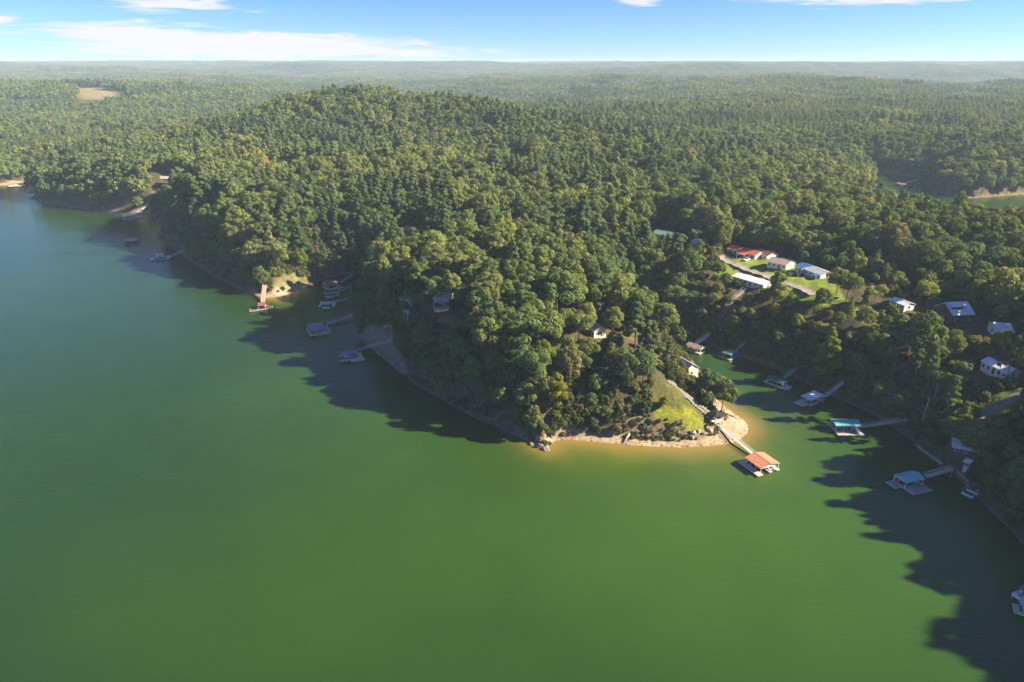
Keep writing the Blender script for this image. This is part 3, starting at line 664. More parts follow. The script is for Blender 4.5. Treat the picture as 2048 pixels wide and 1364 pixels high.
def pontoon_boat(label, P, head, L=6.5, canopym='redcloth', group=None):
    p = at(*P, .4); r = root_at('pontoon_boat', (p.x, p.y, 0), head, label, 'boat', group); W = 2.5
    for sg in (-1, 1):
        V, F = tube_np([(-L / 2, sg * .85, .1), (L * .38, sg * .85, .1), (L * .47, sg * .85, .2), (L * .5, sg * .85, .32)], [.32, .32, .24, .03], 8); MB().add(V.tolist(), [tuple(f) for f in F] + [tuple(range(8))]).build('pontoon', M['alu'], r, True)
    MB().box(-L / 2, L * .46, -W / 2, W / 2, .45, .55).build('deck', M['seat'], r)
    MB().box(-L * .48, L * .42, -W / 2, -W / 2 + .05, .55, 1.15).box(-L * .48, L * .42, W / 2 - .05, W / 2, .55, 1.15).box(L * .37, L * .42, -W / 2 + .05, W / 2 - .05, .55, 1.15).build('side_panel', M['gel'], r)
    for (x0, x1, sg) in ((-L * .42, -L * .12, 1), (-L * .42, -L * .25, -1), (L * .14, L * .35, 1), (L * .14, L * .35, -1)):
        y0, y1 = sorted((sg * .5, sg * 1.15)); MB().box(x0, x1, y0, y1, .55, .95).build('seat', M['white'], r)
    MB().box(-L * .05, L * .06, -.95, -.35, .55, 1.3).build('helm_console', M['gel'], r)
    if canopym:
        m_ = MB()
        for (x, y) in ((-L * .4, -1.15), (-L * .4, 1.15), (L * .05, -1.15), (L * .05, 1.15)): m_.bar((x, y, 1.1), (x * .9 - .1, y, 2.35), .05)
        m_.build('canopy_frame', M['alu'], r)
        MB().hexa([(-L * .44, -1.2, 2.3), (L * .08, -1.2, 2.3), (L * .08, 1.2, 2.3), (-L * .44, 1.2, 2.3)], [(-L * .4, -.7, 2.52), (L * .04, -.7, 2.52), (L * .04, .7, 2.52), (-L * .4, .7, 2.52)]).build('canopy', M[canopym], r)
    MB().box(-L / 2 - .4, -L / 2, -.2, .2, .3, 1.15).build('outboard_motor', M['carblack'], r)
    return r
def jet_ski(label, P, head, m='gel', z=.1, group=None):
    p = at(*P, .4); r = root_at('jet_ski', (p.x, p.y, z), head, label, 'jet ski', group)
    V = []
    for (x, w, h) in ((-1.5, .8, .5), (-.4, 1, .55), (.6, .9, .7), (1.2, .5, .75), (1.55, .06, .72)): V += [(x, -w * .55, h), (x, 0, -.1), (x, w * .55, h)]
    F = []
    for i in range(4):
        for k in range(2): F.append((i * 3 + k, i * 3 + k + 1, i * 3 + k + 4, i * 3 + k + 3))
        F.append((i * 3 + 2, i * 3, i * 3 + 3, i * 3 + 5))
    MB().add(V, F + [(0, 1, 2)]).build('hull', M[m], r)
    MB().hexa([(-1.2, -.25, .5), (.2, -.22, .6), (.2, .22, .6), (-1.2, .25, .5)], [(-1.15, -.16, .85), (.1, -.16, .88), (.1, .16, .88), (-1.15, .16, .85)]).build('seat', M['carblack'], r)
    MB().bar((.2, 0, .7), (.45, 0, 1.05), .16).bar((.4, -.4, 1.08), (.4, .4, 1.08), .06).build('handlebar', M['carblack'], r)
    return r
# ------------------------------------------------------------------ houses
def house(name, label, P1, P2, W, hw, rise, roofm, wallm, win=4, door=True, chimney=False, z=None, basez=0.0, vc=(6, 14), cat='house', group=None, ov=.4, wing=None, dormer=False, found=None, ab=None):
    """P1, P2: pixels of the two ridge ends; the ridge stands hw + rise above the ground there"""
    mid = ((P1[0] + P2[0]) / 2, (P1[1] + P2[1]) / 2); g = 14.0
    for _ in range(25):
        pm = at(*mid, g + basez + hw + rise); g = .5 * g + .5 * hz(pm.x, pm.y)
    zr = g + basez + hw + rise; a, b = at(*P1, zr), at(*P2, zr)
    if ab: a, b = ab; g = hz(*((a + b) / 2)[:2])
    c = (a + b) / 2; d = b - a; L = d.length
    rz = math.atan2(d.y, d.x); r = root_at(name, (c.x, c.y, g + basez), rz, label, cat, group); hx, hy = L / 2 - ov, W / 2 - ov * .6
    # which side (+y or -y local) looks to the camera
    side = -1 if Vector((-d.y, d.x, 0)).dot(c) > 0 else 1
    MB().add([(-hx, -hy, -3), (hx, -hy, -3), (hx, hy, -3), (-hx, hy, -3), (-hx, -hy, hw), (hx, -hy, hw), (hx, hy, hw), (-hx, hy, hw), (-hx, 0, hw + rise * .93), (hx, 0, hw + rise * .93)],
             [(0, 1, 5, 4), (2, 3, 7, 6), (1, 2, 6, 9, 5), (3, 0, 4, 8, 7)]).build('wall', M[wallm], r)
    for sg in (-1, 1):
        rp = MB().slab([(-L / 2, sg * W / 2, hw - .12), (L / 2, sg * W / 2, hw - .12), (L / 2, 0, hw + rise), (-L / 2, 0, hw + rise)], .12).build('roof_slope', M[roofm], r)
        sm = MB(); n = max(4, int(L / 1.2))
        for i in range(n + 1):
            X = -L / 2 + .03 + (L - .06) * i / n; sm.bar((X, sg * W / 2, hw + .02), (X, sg * .05, hw + rise + .13), .05, .05)
        sm.build('roof_seam', M[roofm], rp)
        MB().bar((-L / 2, sg * (W / 2 + .06), hw - .09), (L / 2, sg * (W / 2 + .06), hw - .09), .1, .14).build('gutter', M['white'], rp)
    MB().bar((-L / 2, 0, hw + rise + .1), (L / 2, 0, hw + rise + .1), .4, .1).build('ridge_cap', M[roofm], r)
    for i in range(win):
        X = -hx + (i + .5) / win * 2 * hx
        if door and i == win // 2:
            dr = MB().box(X - .5, X + .5, side * hy - .03, side * hy + .03, .05, 2.1).build('door', M['wood'], r); MB().box(X + .33, X + .42, side * (hy + .05) - .03, side * (hy + .05) + .03, 1.0, 1.1).build('handle', M['alu'], dr); continue
        w_ = MB().box(X - .6, X + .6, side * hy - .04, side * hy + .04, .85, 2.05).build('window', M['white'], r)
        MB().box(X - .5, X - .03, side * hy - .055, side * hy + .055, .95, 1.95).box(X + .03, X + .5, side * hy - .055, side * hy + .055, .95, 1.95).build('pane', M['glass'], w_)
    for sg in (-1, 1):
        w_ = MB().box(sg * hx - .04, sg * hx + .04, -.6, .6, .85, 2.05).build('window', M['white'], r); MB().box(sg * hx - .055, sg * hx + .055, -.5, .5, .95, 1.95).build('pane', M['glass'], w_)
    if chimney:
        MB().box(hx * .4 - .4, hx * .4 + .4, -.4, .4, hw + rise * .6, hw + rise + 1.1).build('chimney', M['redbrown'], r)
    if dormer:
        X0, X1 = -L * .40, L * .12; y0 = side * W * .30
        q = [(X0, y0, hw + rise * .62 + .45), (X1, y0, hw + rise * .62 + .45), (X1, 0, hw + rise + .18), (X0, 0, hw + rise + .18)]
        dm = MB().slab(q, .1).build('dormer_roof', M[roofm], r); MB().box(X0 + .1, X1 - .1, *sorted((y0 * .93, y0 * .93 + .05)), hw + rise * .36, hw + rise * .66 + .42).build('dormer_wall', M['dark'], dm)
    if wing:
        wx0, wx1, wy, wh, wm = wing
        y0, y1 = sorted((side * hy, side * (hy + wy)))
        pw = MB().slab([(wx0 * hx, side * (hy - .1), wh + .55), (wx1 * hx, side * (hy - .1), wh + .55), (wx1 * hx, side * (hy + wy), wh), (wx0 * hx, side * (hy + wy), wh)], .1).build('porch_roof', M[wm], r)
        for X in (wx0, wx1): MB().bar((X * hx * .97, side * (hy + wy - .2), -.4), (X * hx * .97, side * (hy + wy - .2), wh), .14).build('porch_post', M['white'], r)
        MB().box(min(wx0, wx1) * hx, max(wx0, wx1) * hx, y0, y1, -.5, .0).build('porch_floor', M['deck'], r)
    clear(a, b, W / 2 + 3.2); hard(a, b, W / 2 + .5); view_clear((c.x, c.y), vc[0], vc[1])
    return r
# ------------------------------------------------------------------ vehicles
def car(label, P, head, paint, kind='suv', L=4.6):
    p = on_ground(*P); r = root_at('parked_car' if kind != 'truck' else 'pickup_truck', p, head, label, 'car' if kind != 'truck' else 'truck'); W = 1.85; h = L / 2
    MB().hexa([(-h, -W / 2, .35), (h, -W / 2, .35), (h, W / 2, .35), (-h, W / 2, .35)], [(-h + .1, -W / 2 + .05, 1.0), (h - .15, -W / 2 + .08, .92), (h - .15, W / 2 - .08, .92), (-h + .1, W / 2 - .05, 1.0)]).build('body', M[paint], r)
    c0, c1 = (-h + .15, h * .42) if kind == 'suv' else (-.3, h * .5)
    MB().hexa([(c0, -W / 2 + .1, .98), (c1, -W / 2 + .1, .95), (c1, W / 2 - .1, .95), (c0, W / 2 - .1, .98)], [(c0 + .25, -W / 2 + .28, 1.55), (c1 - .65, -W / 2 + .28, 1.58), (c1 - .65, W / 2 - .28, 1.58), (c0 + .25, W / 2 - .28, 1.55)]).build('window', M['glass'], r)
    MB().box(c0 + .28, c1 - .68, -W / 2 + .27, W / 2 - .27, 1.58, 1.64).build('roof', M[paint], r)
    for sx_ in (-1, 1):
        for sg in (-1, 1):
            y = sg * (W / 2 - .1); w_ = MB().cyl((sx_ * h * .62, y - .11, .34), (sx_ * h * .62, y + .11, .34), .34, seg=12).build('wheel', M['rubber'], r)
            MB().cyl((sx_ * h * .62, y - .13, .34), (sx_ * h * .62, y + .13, .34), .19, seg=8).build('rim', M['alu'], w_)
    for sg in (-1, 1): MB().box(h - .12, h + .02, sg * .62 - .18, sg * .62 + .18, .66, .82).build('headlight', M['white'], r)
    hard(p, p, 2.6); clear(p, p, 3.5)
    return r
# ------------------------------------------------------------------ sheets that follow the ground
def ribbon(name, pts_px, w, m, z0=14, lift=.14, kind='structure'):
    P = [on_ground(*p, z0) for p in pts_px]; Q = []
    for i in range(len(P) - 1):
        n = max(2, int((P[i + 1] - P[i]).length / 1.0))
        for k in range(n): Q.append(P[i].lerp(P[i + 1], k / n))
    Q.append(P[-1]); 
    for _ in range(6): Q = [Q[0]] + [(Q[i - 1] + Q[i] * 2 + Q[i + 1]) / 4 for i in range(1, len(Q) - 1)] + [Q[-1]]
    V, F = [], []; nk = 5
    for i, q in enumerate(Q):
        t = (Q[min(i + 1, len(Q) - 1)] - Q[max(i - 1, 0)]); t.z = 0; t.normalize(); s = Vector((-t.y, t.x, 0))
        wi = w * (1 + .1 * math.sin(i * 1.7))
        xs = [q.x + s.x * wi * (k / (nk - 1) - .5) for k in range(nk)]; ys = [q.y + s.y * wi * (k / (nk - 1) - .5) for k in range(nk)]
        zs = height(np.array(xs), np.array(ys)); zc = float(np.max(zs))
        for k in range(nk): V.append((xs[k], ys[k], max(float(zs[k]), zc - .35) + lift))
    for i in range(len(Q) - 1):
        for k in range(nk - 1): F.append((i * nk + k, i * nk + k + 1, (i + 1) * nk + k + 1, (i + 1) * nk + k))
    m_ = MB().add(V, F); o = m_.build(name, m, None, True); tag(o, kind=kind)
    for i in range(0, len(Q) - 1, 3): clear(Q[i], Q[min(i + 3, len(Q) - 1)], w / 2 + 1.6); hard(Q[i], Q[min(i + 3, len(Q) - 1)], w / 2 + .6)
    return o
# ------------------------------------------------------------------ placing the docks, gangways and boats
def hd(P, Q, z=0):
    d = at(*Q, z) - at(*P, z); return math.atan2(d.y, d.x)
# orange-roofed boathouse off the sandy tip
def ex_orange(r, hx, hy, fx):
    MB().box(-.5, .5, -.3, .3, .6, 1.15).build('storage_box', M['white'], r).location = (fx * -hx * .75, -.2, 0)
dk, c_, ux_, uy_, hx, hy = dock('boathouse', 'floating boathouse with a salmon orange gable roof off the sandy tip', (1489,915), (1522,938.5), (1562,928), 2.45, 'gable', .95, 'orange',
     [(-3.6, 4.1, -5.2, -3.3), (-3.6, 3.9, -.35, .75), (-3.6, 3.9, 2.6, 3.7), (-5.0, -3.62, -5.2, 3.7)], 'decklight', 4, extra=ex_orange)
p = c_ + ux_ * .4 + uy_ * 1.7; motorboat('white motorboat in the slip under the salmon orange roof', project(*p)[:2], math.atan2(-ux_.y, -ux_.x), 5.4)
gangway('white trussed gangway from the sandy tip to the orange-roofed boathouse', (1507,909), (1444,861), .62, 2.6, 1.0, 'rail', 'white')
# teal roofs on the cove's right shore
def slide(r, hx, hy, fx):
    V = []
    sl = MB(); pts = [(0, 0, 2.3), (0, -.8, 1.9), (.15, -1.7, 1.35), (.5, -2.6, .95), (1.0, -3.3, .75)]
    for i in range(4):
        for o in (-.32, .32): sl.bar(Vector(pts[i]) + Vector((o, 0, .14)), Vector(pts[i + 1]) + Vector((o, 0, .14)), .12, .32)
        sl.bar(pts[i], pts[i + 1], .7, .08)
    s = sl.build('slide', M['gel'], r); s.location = (fx * (hx - 1.9), -hy + .2, .1)
    ld = MB()
    for o in (-.3, .3): ld.bar((o, .1, .6), (o, .1, 2.9), .07)
    for i in range(6): ld.bar((-.3, .1, .85 + i * .28), (.3, .1, .85 + i * .28), .06)
    l2 = ld.build('slide_ladder', M['alu'], r); l2.location = (fx * (hx - 1.9), -hy + .3, 0)
dock('boathouse', 'teal-roofed boathouse with a curved white slide on its deck', (1672,852.5), (1723.5,852.5), (1709.6,838), 2.6, 'gable', .8, 'teal', [(-4.4, 4.6, -5.3, -1.9), (-4.4, -3.3, -1.9, 2.6), (3.3, 4.4, -1.9, 2.6), (-3.3, 3.3, 1.7, 2.6)], 'deck', 4, extra=slide, rail=[(-4.3, -1.9, 2.0, -1.9)])
gangway('long grey gangway from the brown bank to the teal-roofed boathouse', (1723,854), (1812,842), .62, 3.0, 1.4, 'truss')
motorboat('dark hulled motorboat in the slip of the teal-roofed boathouse', (1688,853), hd((1672,853), (1720,853)), 5.0, 'navy')
_, cc, ux_, uy_, hx, hy = dock('boathouse', 'turquoise-roofed boathouse with a swim deck in front and a jet ski float', (1812,967), (1851,958.6), (1825,941), 2.6, 'gable', .8, 'sky_teal', [(-3.4, 3.8, -5.4, -1.7), (-3.4, -2.5, -1.7, 2.5), (2.6, 3.6, -1.7, 2.5), (-6.0, -3.7, -1.2, 2.4), (-2.5, 2.6, 1.6, 2.5)], 'deck', 3, rail=[(-3.3, -5.3, -3.3, -1.8)])
gangway('light grey lattice gangway to the turquoise-roofed boathouse', (1851,953), (1903,938), .62, 2.6, 1.5, 'truss', 'alu')
jet_ski('pale jet ski parked on the float beside the turquoise roof', (1794,955.5), hd((1786,960), (1802,952)), 'gel', .62)
for q, nm in (((1812,975), 'folding grey deck chair near the edge of the swim deck'), ((1836,971), 'grey deck chair in the middle of the swim deck')):
    p = at(*q, .6); ch = root_at('deck_chair', p, 1.2 + q[0], nm + ' by the turquoise roof', 'chair')
    MB().box(-.4, .4, -.3, .3, .35, .42).build('seat', M['navy'], ch); MB().hexa([(-.4, .26, .4), (.4, .26, .4), (.4, .32, .4), (-.4, .32, .4)], [(-.4, .55, 1.0), (.4, .55, 1.0), (.4, .6, 1.0), (-.4, .6, 1.0)]).build('backrest', M['navy'], ch)
    MB().bar((-.36, -.25, 0), (-.36, .25, .38), .05).build('leg', M['alu'], ch)
    MB().bar((.36, .25, 0), (.36, -.25, .38), .05).build('leg', M['alu'], ch)
# white roof
dock('boathouse', 'white flat-roofed boathouse with a side deck in the shaded cove', (1601,792), (1622.6,802), (1651,793), 2.5, 'flat', .35, 'whiteroof', [(-2.4, 2.5, -4.0, -2.8), (-2.4, 2.5, 2.9, 4.0), (1.3, 2.5, -2.8, 2.9), (-2.4, -1.2, -2.8, 2.9), (-2.6, 1.4, -6.8, -4.1)], 'decklight', 3, rail=[(2.45, -3.9, 2.45, 3.9), (-2.4, 3.95, 2.45, 3.95)])
gangway('grey gangway from the bank to the white flat-roofed boathouse', (1649,794), (1692,762), .62, 2.0, 1.3, 'rail')
jet_ski('blue and white jet ski moored beside the white flat-roofed boathouse', (1641,806), hd((1634,808), (1648,802)), 'carblue')
jet_ski('white jet ski parked inside the white flat-roofed boathouse', (1620,800), hd((1612,803), (1628,796)), 'gel', .3)
# dark green roof
dock('boathouse', 'long low boathouse with a dark green roof and a pale end deck', (1532,755), (1566,767.5), (1578,762.5), 2.4, 'gable', .6, 'dkgreen', [(-4.6, 5.6, -2.5, -1.5), (-4.2, 3.8, 1.3, 2.2), (3.6, 5.8, -1.5, 2.0), (-4.2, -3.2, -1.5, 1.3)], 'decklight', 4)
gangway('dim grey gangway behind the dark green boathouse', (1568,756), (1592,739), .62, 1.6, 1.2, 'rail', deckm='deck')
motorboat('covered motorboat under the dark green boathouse roof', (1553,762), hd((1540,757), (1568,768)), 6, 'gel', coverm='navy')
# faded green with a blue cover
dock('boathouse', 'small faded green boathouse next to a blue tarpaulin by the bank', (1444,704.5), (1463,711), (1474.5,702.5), 2.4, 'hip', .9, 'fadegreen', [(-3.0, 2.6, -4.2, -2.2), (1.0, 2.4, -2.2, 2.6), (-3.0, -2.0, -2.2, 2.2)], 'deck', 3, 'alu')
gangway('short grey gangway to the small faded green boathouse', (1472,702), (1492,684), .62, 1.4, 1.1, 'rail')
motorboat('boat under a bright blue tarpaulin beside the faded green boathouse', (1472,711), hd((1462,716), (1478,706)), 4.6, 'carblue', coverm='carblue')
motorboat('small grey skiff tied to the outer side of the faded green boathouse', (1447,708), hd((1440,704), (1458,712)), 4.0, 'alu')
# tan rounded roof with the white truss bridge and the hillside stair
dock('boathouse', 'boathouse with a tan brown roof under the white truss gangway', (1371.5,689.5), (1401,699.5), (1407,693.5), 2.4, 'gable', .75, 'tan', [(-5.6, 4.0, -2.6, -1.3), (-4.2, 4.0, 1.2, 2.2), (2.8, 4.0, -1.3, 1.2)], 'deck', 4)
gangway('white truss gangway rising from the tan-roofed boathouse to the hillside stair', (1392,688), (1422,668), .62, 4.0, 1.5, 'truss', 'white')
pontoon_boat('pontoon boat without canopy in the slip of the tan-roofed boathouse', (1386,697), hd((1372,692), (1400,701)), 6.0, None)
# teal flat roof at the head of the cove, with a boat
dock('boathouse', 'grey green low roofed dock at the head of the right cove', (1297,645.5), (1314,653), (1328,648.5), 2.2, 'flat', .2, 'fadegreen', [(-2.6, 2.8, -3.0, -2.0), (-2.6, 2.8, 2.0, 3.2), (1.6, 2.8, -2.0, 2.0), (-3.0, -1.6, 2.2, 4.6)], 'decklight', 3)
gangway('slender pale gangway at the head of the right cove', (1314,645), (1337,628), .62, 1.8, 1.1, 'rail')
motorboat('white motorboat moored at the head of the right cove beside the trees', (1285,641), hd((1296,646), (1278,637)), 6.5)
# docks of the left cove
_, cc, *_r = dock('boathouse', 'nearest dark grey-roofed boathouse off the stony bank, boat inside', (683,711), (717,706), (714,699), 2.4, 'gable', .55, 'grey', [(-4.4, 4.0, -3.9, -2.6), (-.2, 5.6, -6.0, -3.95), (3.9, 5.4, -3.9, 2.6), (-4.2, 3.9, 1.6, 2.6)], 'decklight', 3)
motorboat('blue and white motorboat inside the dark grey-roofed boathouse', (701,712), hd((712,710), (690,714)), 5.6, 'gel', coverm='carblue')
gangway('straight grey gangway crossing the stony bank', (719,700), (784,684), .62, 5.0, 1.1, 'rail', 'alu')
dock('boathouse', 'grey-roofed dock with a broad front deck in the left cove', (619,662), (652,657), (647,645), 2.4, 'flat', .35, 'grey', [(-4.0, 4.2, -6.2, -3.0), (-4.0, -2.8, -3.0, 4.0), (4.2, 5.6, -6.2, 4.2), (-2.8, 4.2, 2.9, 4.0)], 'deck', 3, rail=[(5.5, -6, 5.5, 4), (-3.9, -6.1, 4.0, -6.1)])
for i, q in enumerate(((630,664), (638,662.5), (645,664))):
    p = at(*q, .6); tb = root_at('deck_chair', p, i * 1.1, ('white', 'dark blue', 'grey')[i] + ' lounge chair on the front deck of the grey-roofed dock', 'chair')
    MB().box(-.5, .5, -.35, .35, .3, .42).build('seat', M[('white', 'navy', 'seat')[i]], tb); MB().box(-.55, -.45, -.35, .35, .42, 1.0).build('backrest', M[('white', 'navy', 'seat')[i]], tb); [MB().bar((a_ * .45, b_ * .3, 0), (a_ * .45, b_ * .3, .3), .07).build('leg', M['white'], tb) for a_ in (-1, 1) for b_ in (-1, 1)]
gangway('wide pale gangway to the broad grey-roofed dock', (653,648), (704,631), .62, 1.8, 1.5, 'plain', 'alu', 'lgrey')
dock('boat_dock', 'open white boat lift frame without a roof in the left cove', (639,608), (666,607.5), (665,602), 1.9, 'frame', 0, 'white', [(-4.2, -3.0, -2.6, 2.6), (3.0, 4.2, -2.6, 2.6), (-3.0, 3.0, 1.6, 2.6), (-1.6, 2.0, -5.6, -3.4)], 'white', 2)
pontoon_boat('white pontoon boat raised in the open boat lift', (652,607), hd((641,608), (664,607)), 6.4, None)
gangway('pale gangway to the open white boat lift', (666,605), (697,599), .62, 1.6, 1.0, 'rail')
dock('boat_dock', 'dock with a slate blue canopy over a white boat', (650,586), (672,584.5), (673,579), 2.2, 'hip', .7, 'navy', [(-3.2, 3.8, -3.9, -2.9), (-3.2, 4.6, 2.0, 2.9), (-2.4, 1.6, -6.6, -4.6), (2.8, 4.6, -2.9, 2.0)], 'deck', 3)
motorboat('white motorboat under the slate blue canopy', (661,586), hd((650,586), (673,584)), 6.5)
gangway('thin grey gangway to the slate blue canopy dock', (674,583), (702,574), .62, 1.5, 1.0, 'rail')
dock('boathouse', 'dark red brown gable roofed boathouse farthest up the left cove', (655,572.5), (680,567.5), (671,561), 2.4, 'gable', .9, 'redbrown', [(-4.0, 4.6, -5.4, -2.8), (-4.0, -2.8, -2.8, 3.0), (3.2, 4.6, -2.8, 3.0)], 'decklight', 3)
gangway('straight pale gangway to the dark red brown boathouse', (682,565.5), (705,549), .62, 1.8, 1.1, 'rail')
dock('boat_dock', 'low dark red floating platform beside the grassy spit', (607,571), (622,569), (621,567), .9, None, 0, 'white', [(-3.4, 3.4, -2.0, 2.0)], 'deckred')
# wooden dock and its long pier from the grassy spit
def ex_wood(r, hx, hy, fx):
    MB().box(-.05, .05, -1.5, 1.5, .6, 2.3).build('side_panel', M['white'], r).location = (fx * -hx * .95, 0, 0)
    MB().box(-.05, .05, -1.5, 1.5, .6, 2.3).build('side_panel', M['white'], r).location = (fx * hx * .95, 0, 0)
dock('boat_dock', 'brown timber dock with white side panels off the grassy spit', (515.5,612.5), (531,611), (532,604.5), 2.3, 'flat', .15, 'redbrown', [(-6.2, -2.4, -4.2, -.4), (-2.3, 2.4, -3.4, 3.2), (2.5, 5.2, -2.6, .6)], 'wood', 2, extra=ex_wood)
gangway('long wooden pier running from the grassy spit to the brown timber dock', (526,604), (531,563), .62, 6.0, 2.0, 'rail', 'pierwood', 'pierwood', name='pier')
jet_ski('red and white jet ski on the right side of the brown timber dock', (537,615), hd((534,619), (540,610)), 'redp', .6)
# far left docks
dock('boat_dock', 'white dock with a small square canopy and wide open deck', (311,511.5), (327,510), (323,507), 2.6, 'flat', .1, 'whiteroof', [(-5.6, 5.8, -5.2, -3.2), (-5.6, -3.8, -3.2, 3.6), (4.0, 5.8, -3.2, 3.2), (-3.8, 4.0, 1.4, 3.2)], 'white', 2, rail=[(-5.5, -5.1, -1.0, -5.1)])
gangway('thin white gangway to the white dock with the square canopy', (337,516), (368,502), .62, 2.0, 1.1, 'plain', 'white', 'white')
motorboat('dark motorboat inside the white dock with the square canopy', (321,518), hd((310,518), (332,516)), 6, 'navy')
def sign_panel(r, hx, hy, fx): MB().box(-1.6, 1.6, -.06, .06, .9, 1.9).build('red_banner', M['redp'], r).location = (fx * 1.0, -hy * .8, 0)
dock('boat_dock', 'low dock with a pale flat roof farthest out on the left water', (249,482.5), (273,481), (271,477.5), 2.0, 'flat', .2, 'lgrey', [(-4.6, 5.0, -3.6, -2.2), (-4.6, 5.0, 2.2, 3.4), (3.6, 5.0, -2.2, 2.2)], 'wood', 3, 'wood', extra=sign_panel)
gangway('thin dark gangway to the low pale-roofed dock', (274,484), (318,470), .62, 1.8, 1.0, 'plain', 'deck', 'deck')
dock('boathouse', 'white boathouse with side deck by the far headland', (249,433.5), (274,430), (273,427.5), 2.5, 'flat', .25, 'whiteroof', [(-5.2, 5.0, -4.2, -3.0), (-5.2, -4.0, -3.0, 3.0), (4.0, 9.0, -3.8, 2.6)], 'white', 3)
gangway('tall white pier ramp up from the white boathouse', (268,428), (292,415), .7, 6.5, 2.4, 'plain', 'white', 'white', name='pier')
dock('boat_dock', 'pale floating dock along the sandy far left beach', (18,373), (52,371), (50,368.5), 1, None, 0, 'white', [(-9, 9, -2.5, -.5), (-9, -6, -.5, 5), (4, 7, -.5, 5)], 'white')
pontoon_boat('white pontoon boat moored at the sandy far left beach', (29,371.5), hd((22,372), (36,371)), 8, None)
pontoon_boat('white pontoon boat under the trees of the far headland', (70,377.5), hd((60,379), (78,376)), 9, None)
motorboat('low white motorboat nearest to the tip of the far headland', (63,383.5), hd((57,384), (70,383)), 7)
# right arm
dock('boathouse', 'brown roofed boathouse in the far water arm behind the ridge', (1790,366.5), (1803,369), (1808,366), 2.6, 'gable', .9, 'redbrown', [(-5, 5, -4, -2), (-5, -3, -2, 4)], 'deck', 3)
gangway('long white gangway in the far water arm behind the ridge', (1807,367.5), (1834,360), .7, 3.5, 2.2, 'plain', 'white', 'white')
# frame edge dock at lower right
dock('boathouse', 'pale blue roofed boathouse cut off at the picture edge', (2044,1218), (2040,1196), (2075,1192), 2.4, 'flat', .2, 'lgrey', [(-1.6, 1.7, -2.9, -1.8), (-1.6, 1.7, 1.8, 2.9), (-1.6, -.6, -1.8, 1.8)], 'decklight', 2)
pontoon_boat('pontoon boat with a red canopy at the picture edge', (2047,1190), hd((2070,1175), (2024,1196)), 6.5, 'redcloth')
# small things on the right shore
def bench(label, P, rz):
    p = on_ground(*P, 1); r = root_at('boat_lift', p, rz, label, 'boat lift')
    for sg in (-1, 1):
        MB().box(-.45 + sg * 1.5, .45 + sg * 1.5, -1.6, 1.6, .2, .5).build('lift_float', M['gel'], r)
        for y in (-1.5, 1.5): MB().bar((sg * 1.5, y, -.4), (sg * 1.5, y, 2.1), .1).build('post', M['alu'], r)
    MB().bar((-1.5, -1.5, 2.1), (1.5, -1.5, 2.1), .1).bar((-1.5, 1.5, 2.1), (1.5, 1.5, 2.1), .1).build('crossbar', M['alu'], r); hard(p, p, 2.5); clear(p, p, 3)
bench('small pale boat lift frame at the water edge below the white cottage', (1939,988), .6)
def shore_wall(label, pts, h=1.1, m='concrete'):
    P = [on_ground(*q, 1.5) for q in pts]; r = root_at('retaining_wall', P[0], 0, label, 'wall')
    for i in range(len(P) - 1):
        a, b = P[i] - P[0], P[i + 1] - P[0]; n = max(1, int((b - a).length / 1.5))
        for k in range(n):
            u, v = a.lerp(b, k / n), a.lerp(b, (k + .94) / n); j = rnd.uniform(-.08, .08)
            MB().bar(u + Vector((0, 0, h * .4 + j)), v + Vector((0, 0, h * .4 + j)), .4, h).build('wall_block', M[m], r)
    for i in range(len(P) - 1): hard(P[i], P[i + 1], .8); clear(P[i], P[i + 1], 1.6)
shore_wall('low concrete retaining wall along the shaded right bank', [(1834,893), (1848,905), (1866,918), (1884,930)])
shore_wall('short dark retaining wall beyond the lattice gangway', [(1915,946), (1927,957), (1937,966)], .9)
# ------------------------------------------------------------------ houses
HG = 'houses on the ridge'
house('house', 'long house with a bright red metal roof beside the road on the ridge', (1464,489), (1522,503), 9, 2.7, 1.5, 'red', 'cream', 5, wing=(-.1, .5, 3.2, 2.2, 'red'), vc=(9, 26))
house('house', 'dark red roofed house just behind the bright red roof', (1520,496), (1547,505), 8, 2.7, 1.6, 'redbrown', 'white', 3, vc=(6, 14))
house('house', 'white walled house with a faded tan roof between the red and blue roofs', (1543,513.5), (1583,522), 9, 2.8, 1.4, 'tan', 'white', 4, vc=(8, 20))
house('house', 'small house with a bright blue metal roof above the lawn', (1605,525), (1620,531), 9, 2.7, 1.3, 'blue', 'cream', 2, vc=(8, 22))
house('house', 'long house with a pale grey roof and blue porch above the lawn', (1623,531.5), (1657,544.5), 8.6, 2.6, 1.2, 'lgrey', 'white', 4, wing=(.45, .98, 2.5, 2.1, 'blue'), vc=(8, 22))
house('house', 'long white roofed home on the slope below the road', (1474,546), (1538,564), 7.5, 2.6, .9, 'whiteroof', 'white', 6, vc=(6, 13))
house('house', 'low house with a white roof among trees left of the brown barn', (1789,594), (1822,606), 6, 2.6, .9, 'whiteroof', 'white', 3, vc=(5, 10))
house('barn', 'dark brown barn with a pale metal roof and a dormer', (1890,605.5), (1935,603.5), 11, 3.6, 3.4, 'whiteroof', 'wood', 3, dormer=True, vc=(9, 16), cat='barn')
house('house', 'house with a pale blue white roof at the right behind the trees', (1986,645), (2022,648), 10, 2.8, 1.6, 'whiteroof', 'white', 3, vc=(7, 12))
house('house', 'long white house behind thin pines above the curved path', (1976,714), (2032,739), 6, 2.8, 1.0, 'whiteroof', 'white', 5, vc=(7, 12))
house('house', 'shaded cottage with a white roof half hidden by trees on the right shore', (1903,873), (1978,887), 8.5, 2.3, 1.5, 'whiteroof', 'wood', 4, vc=(1, 1))
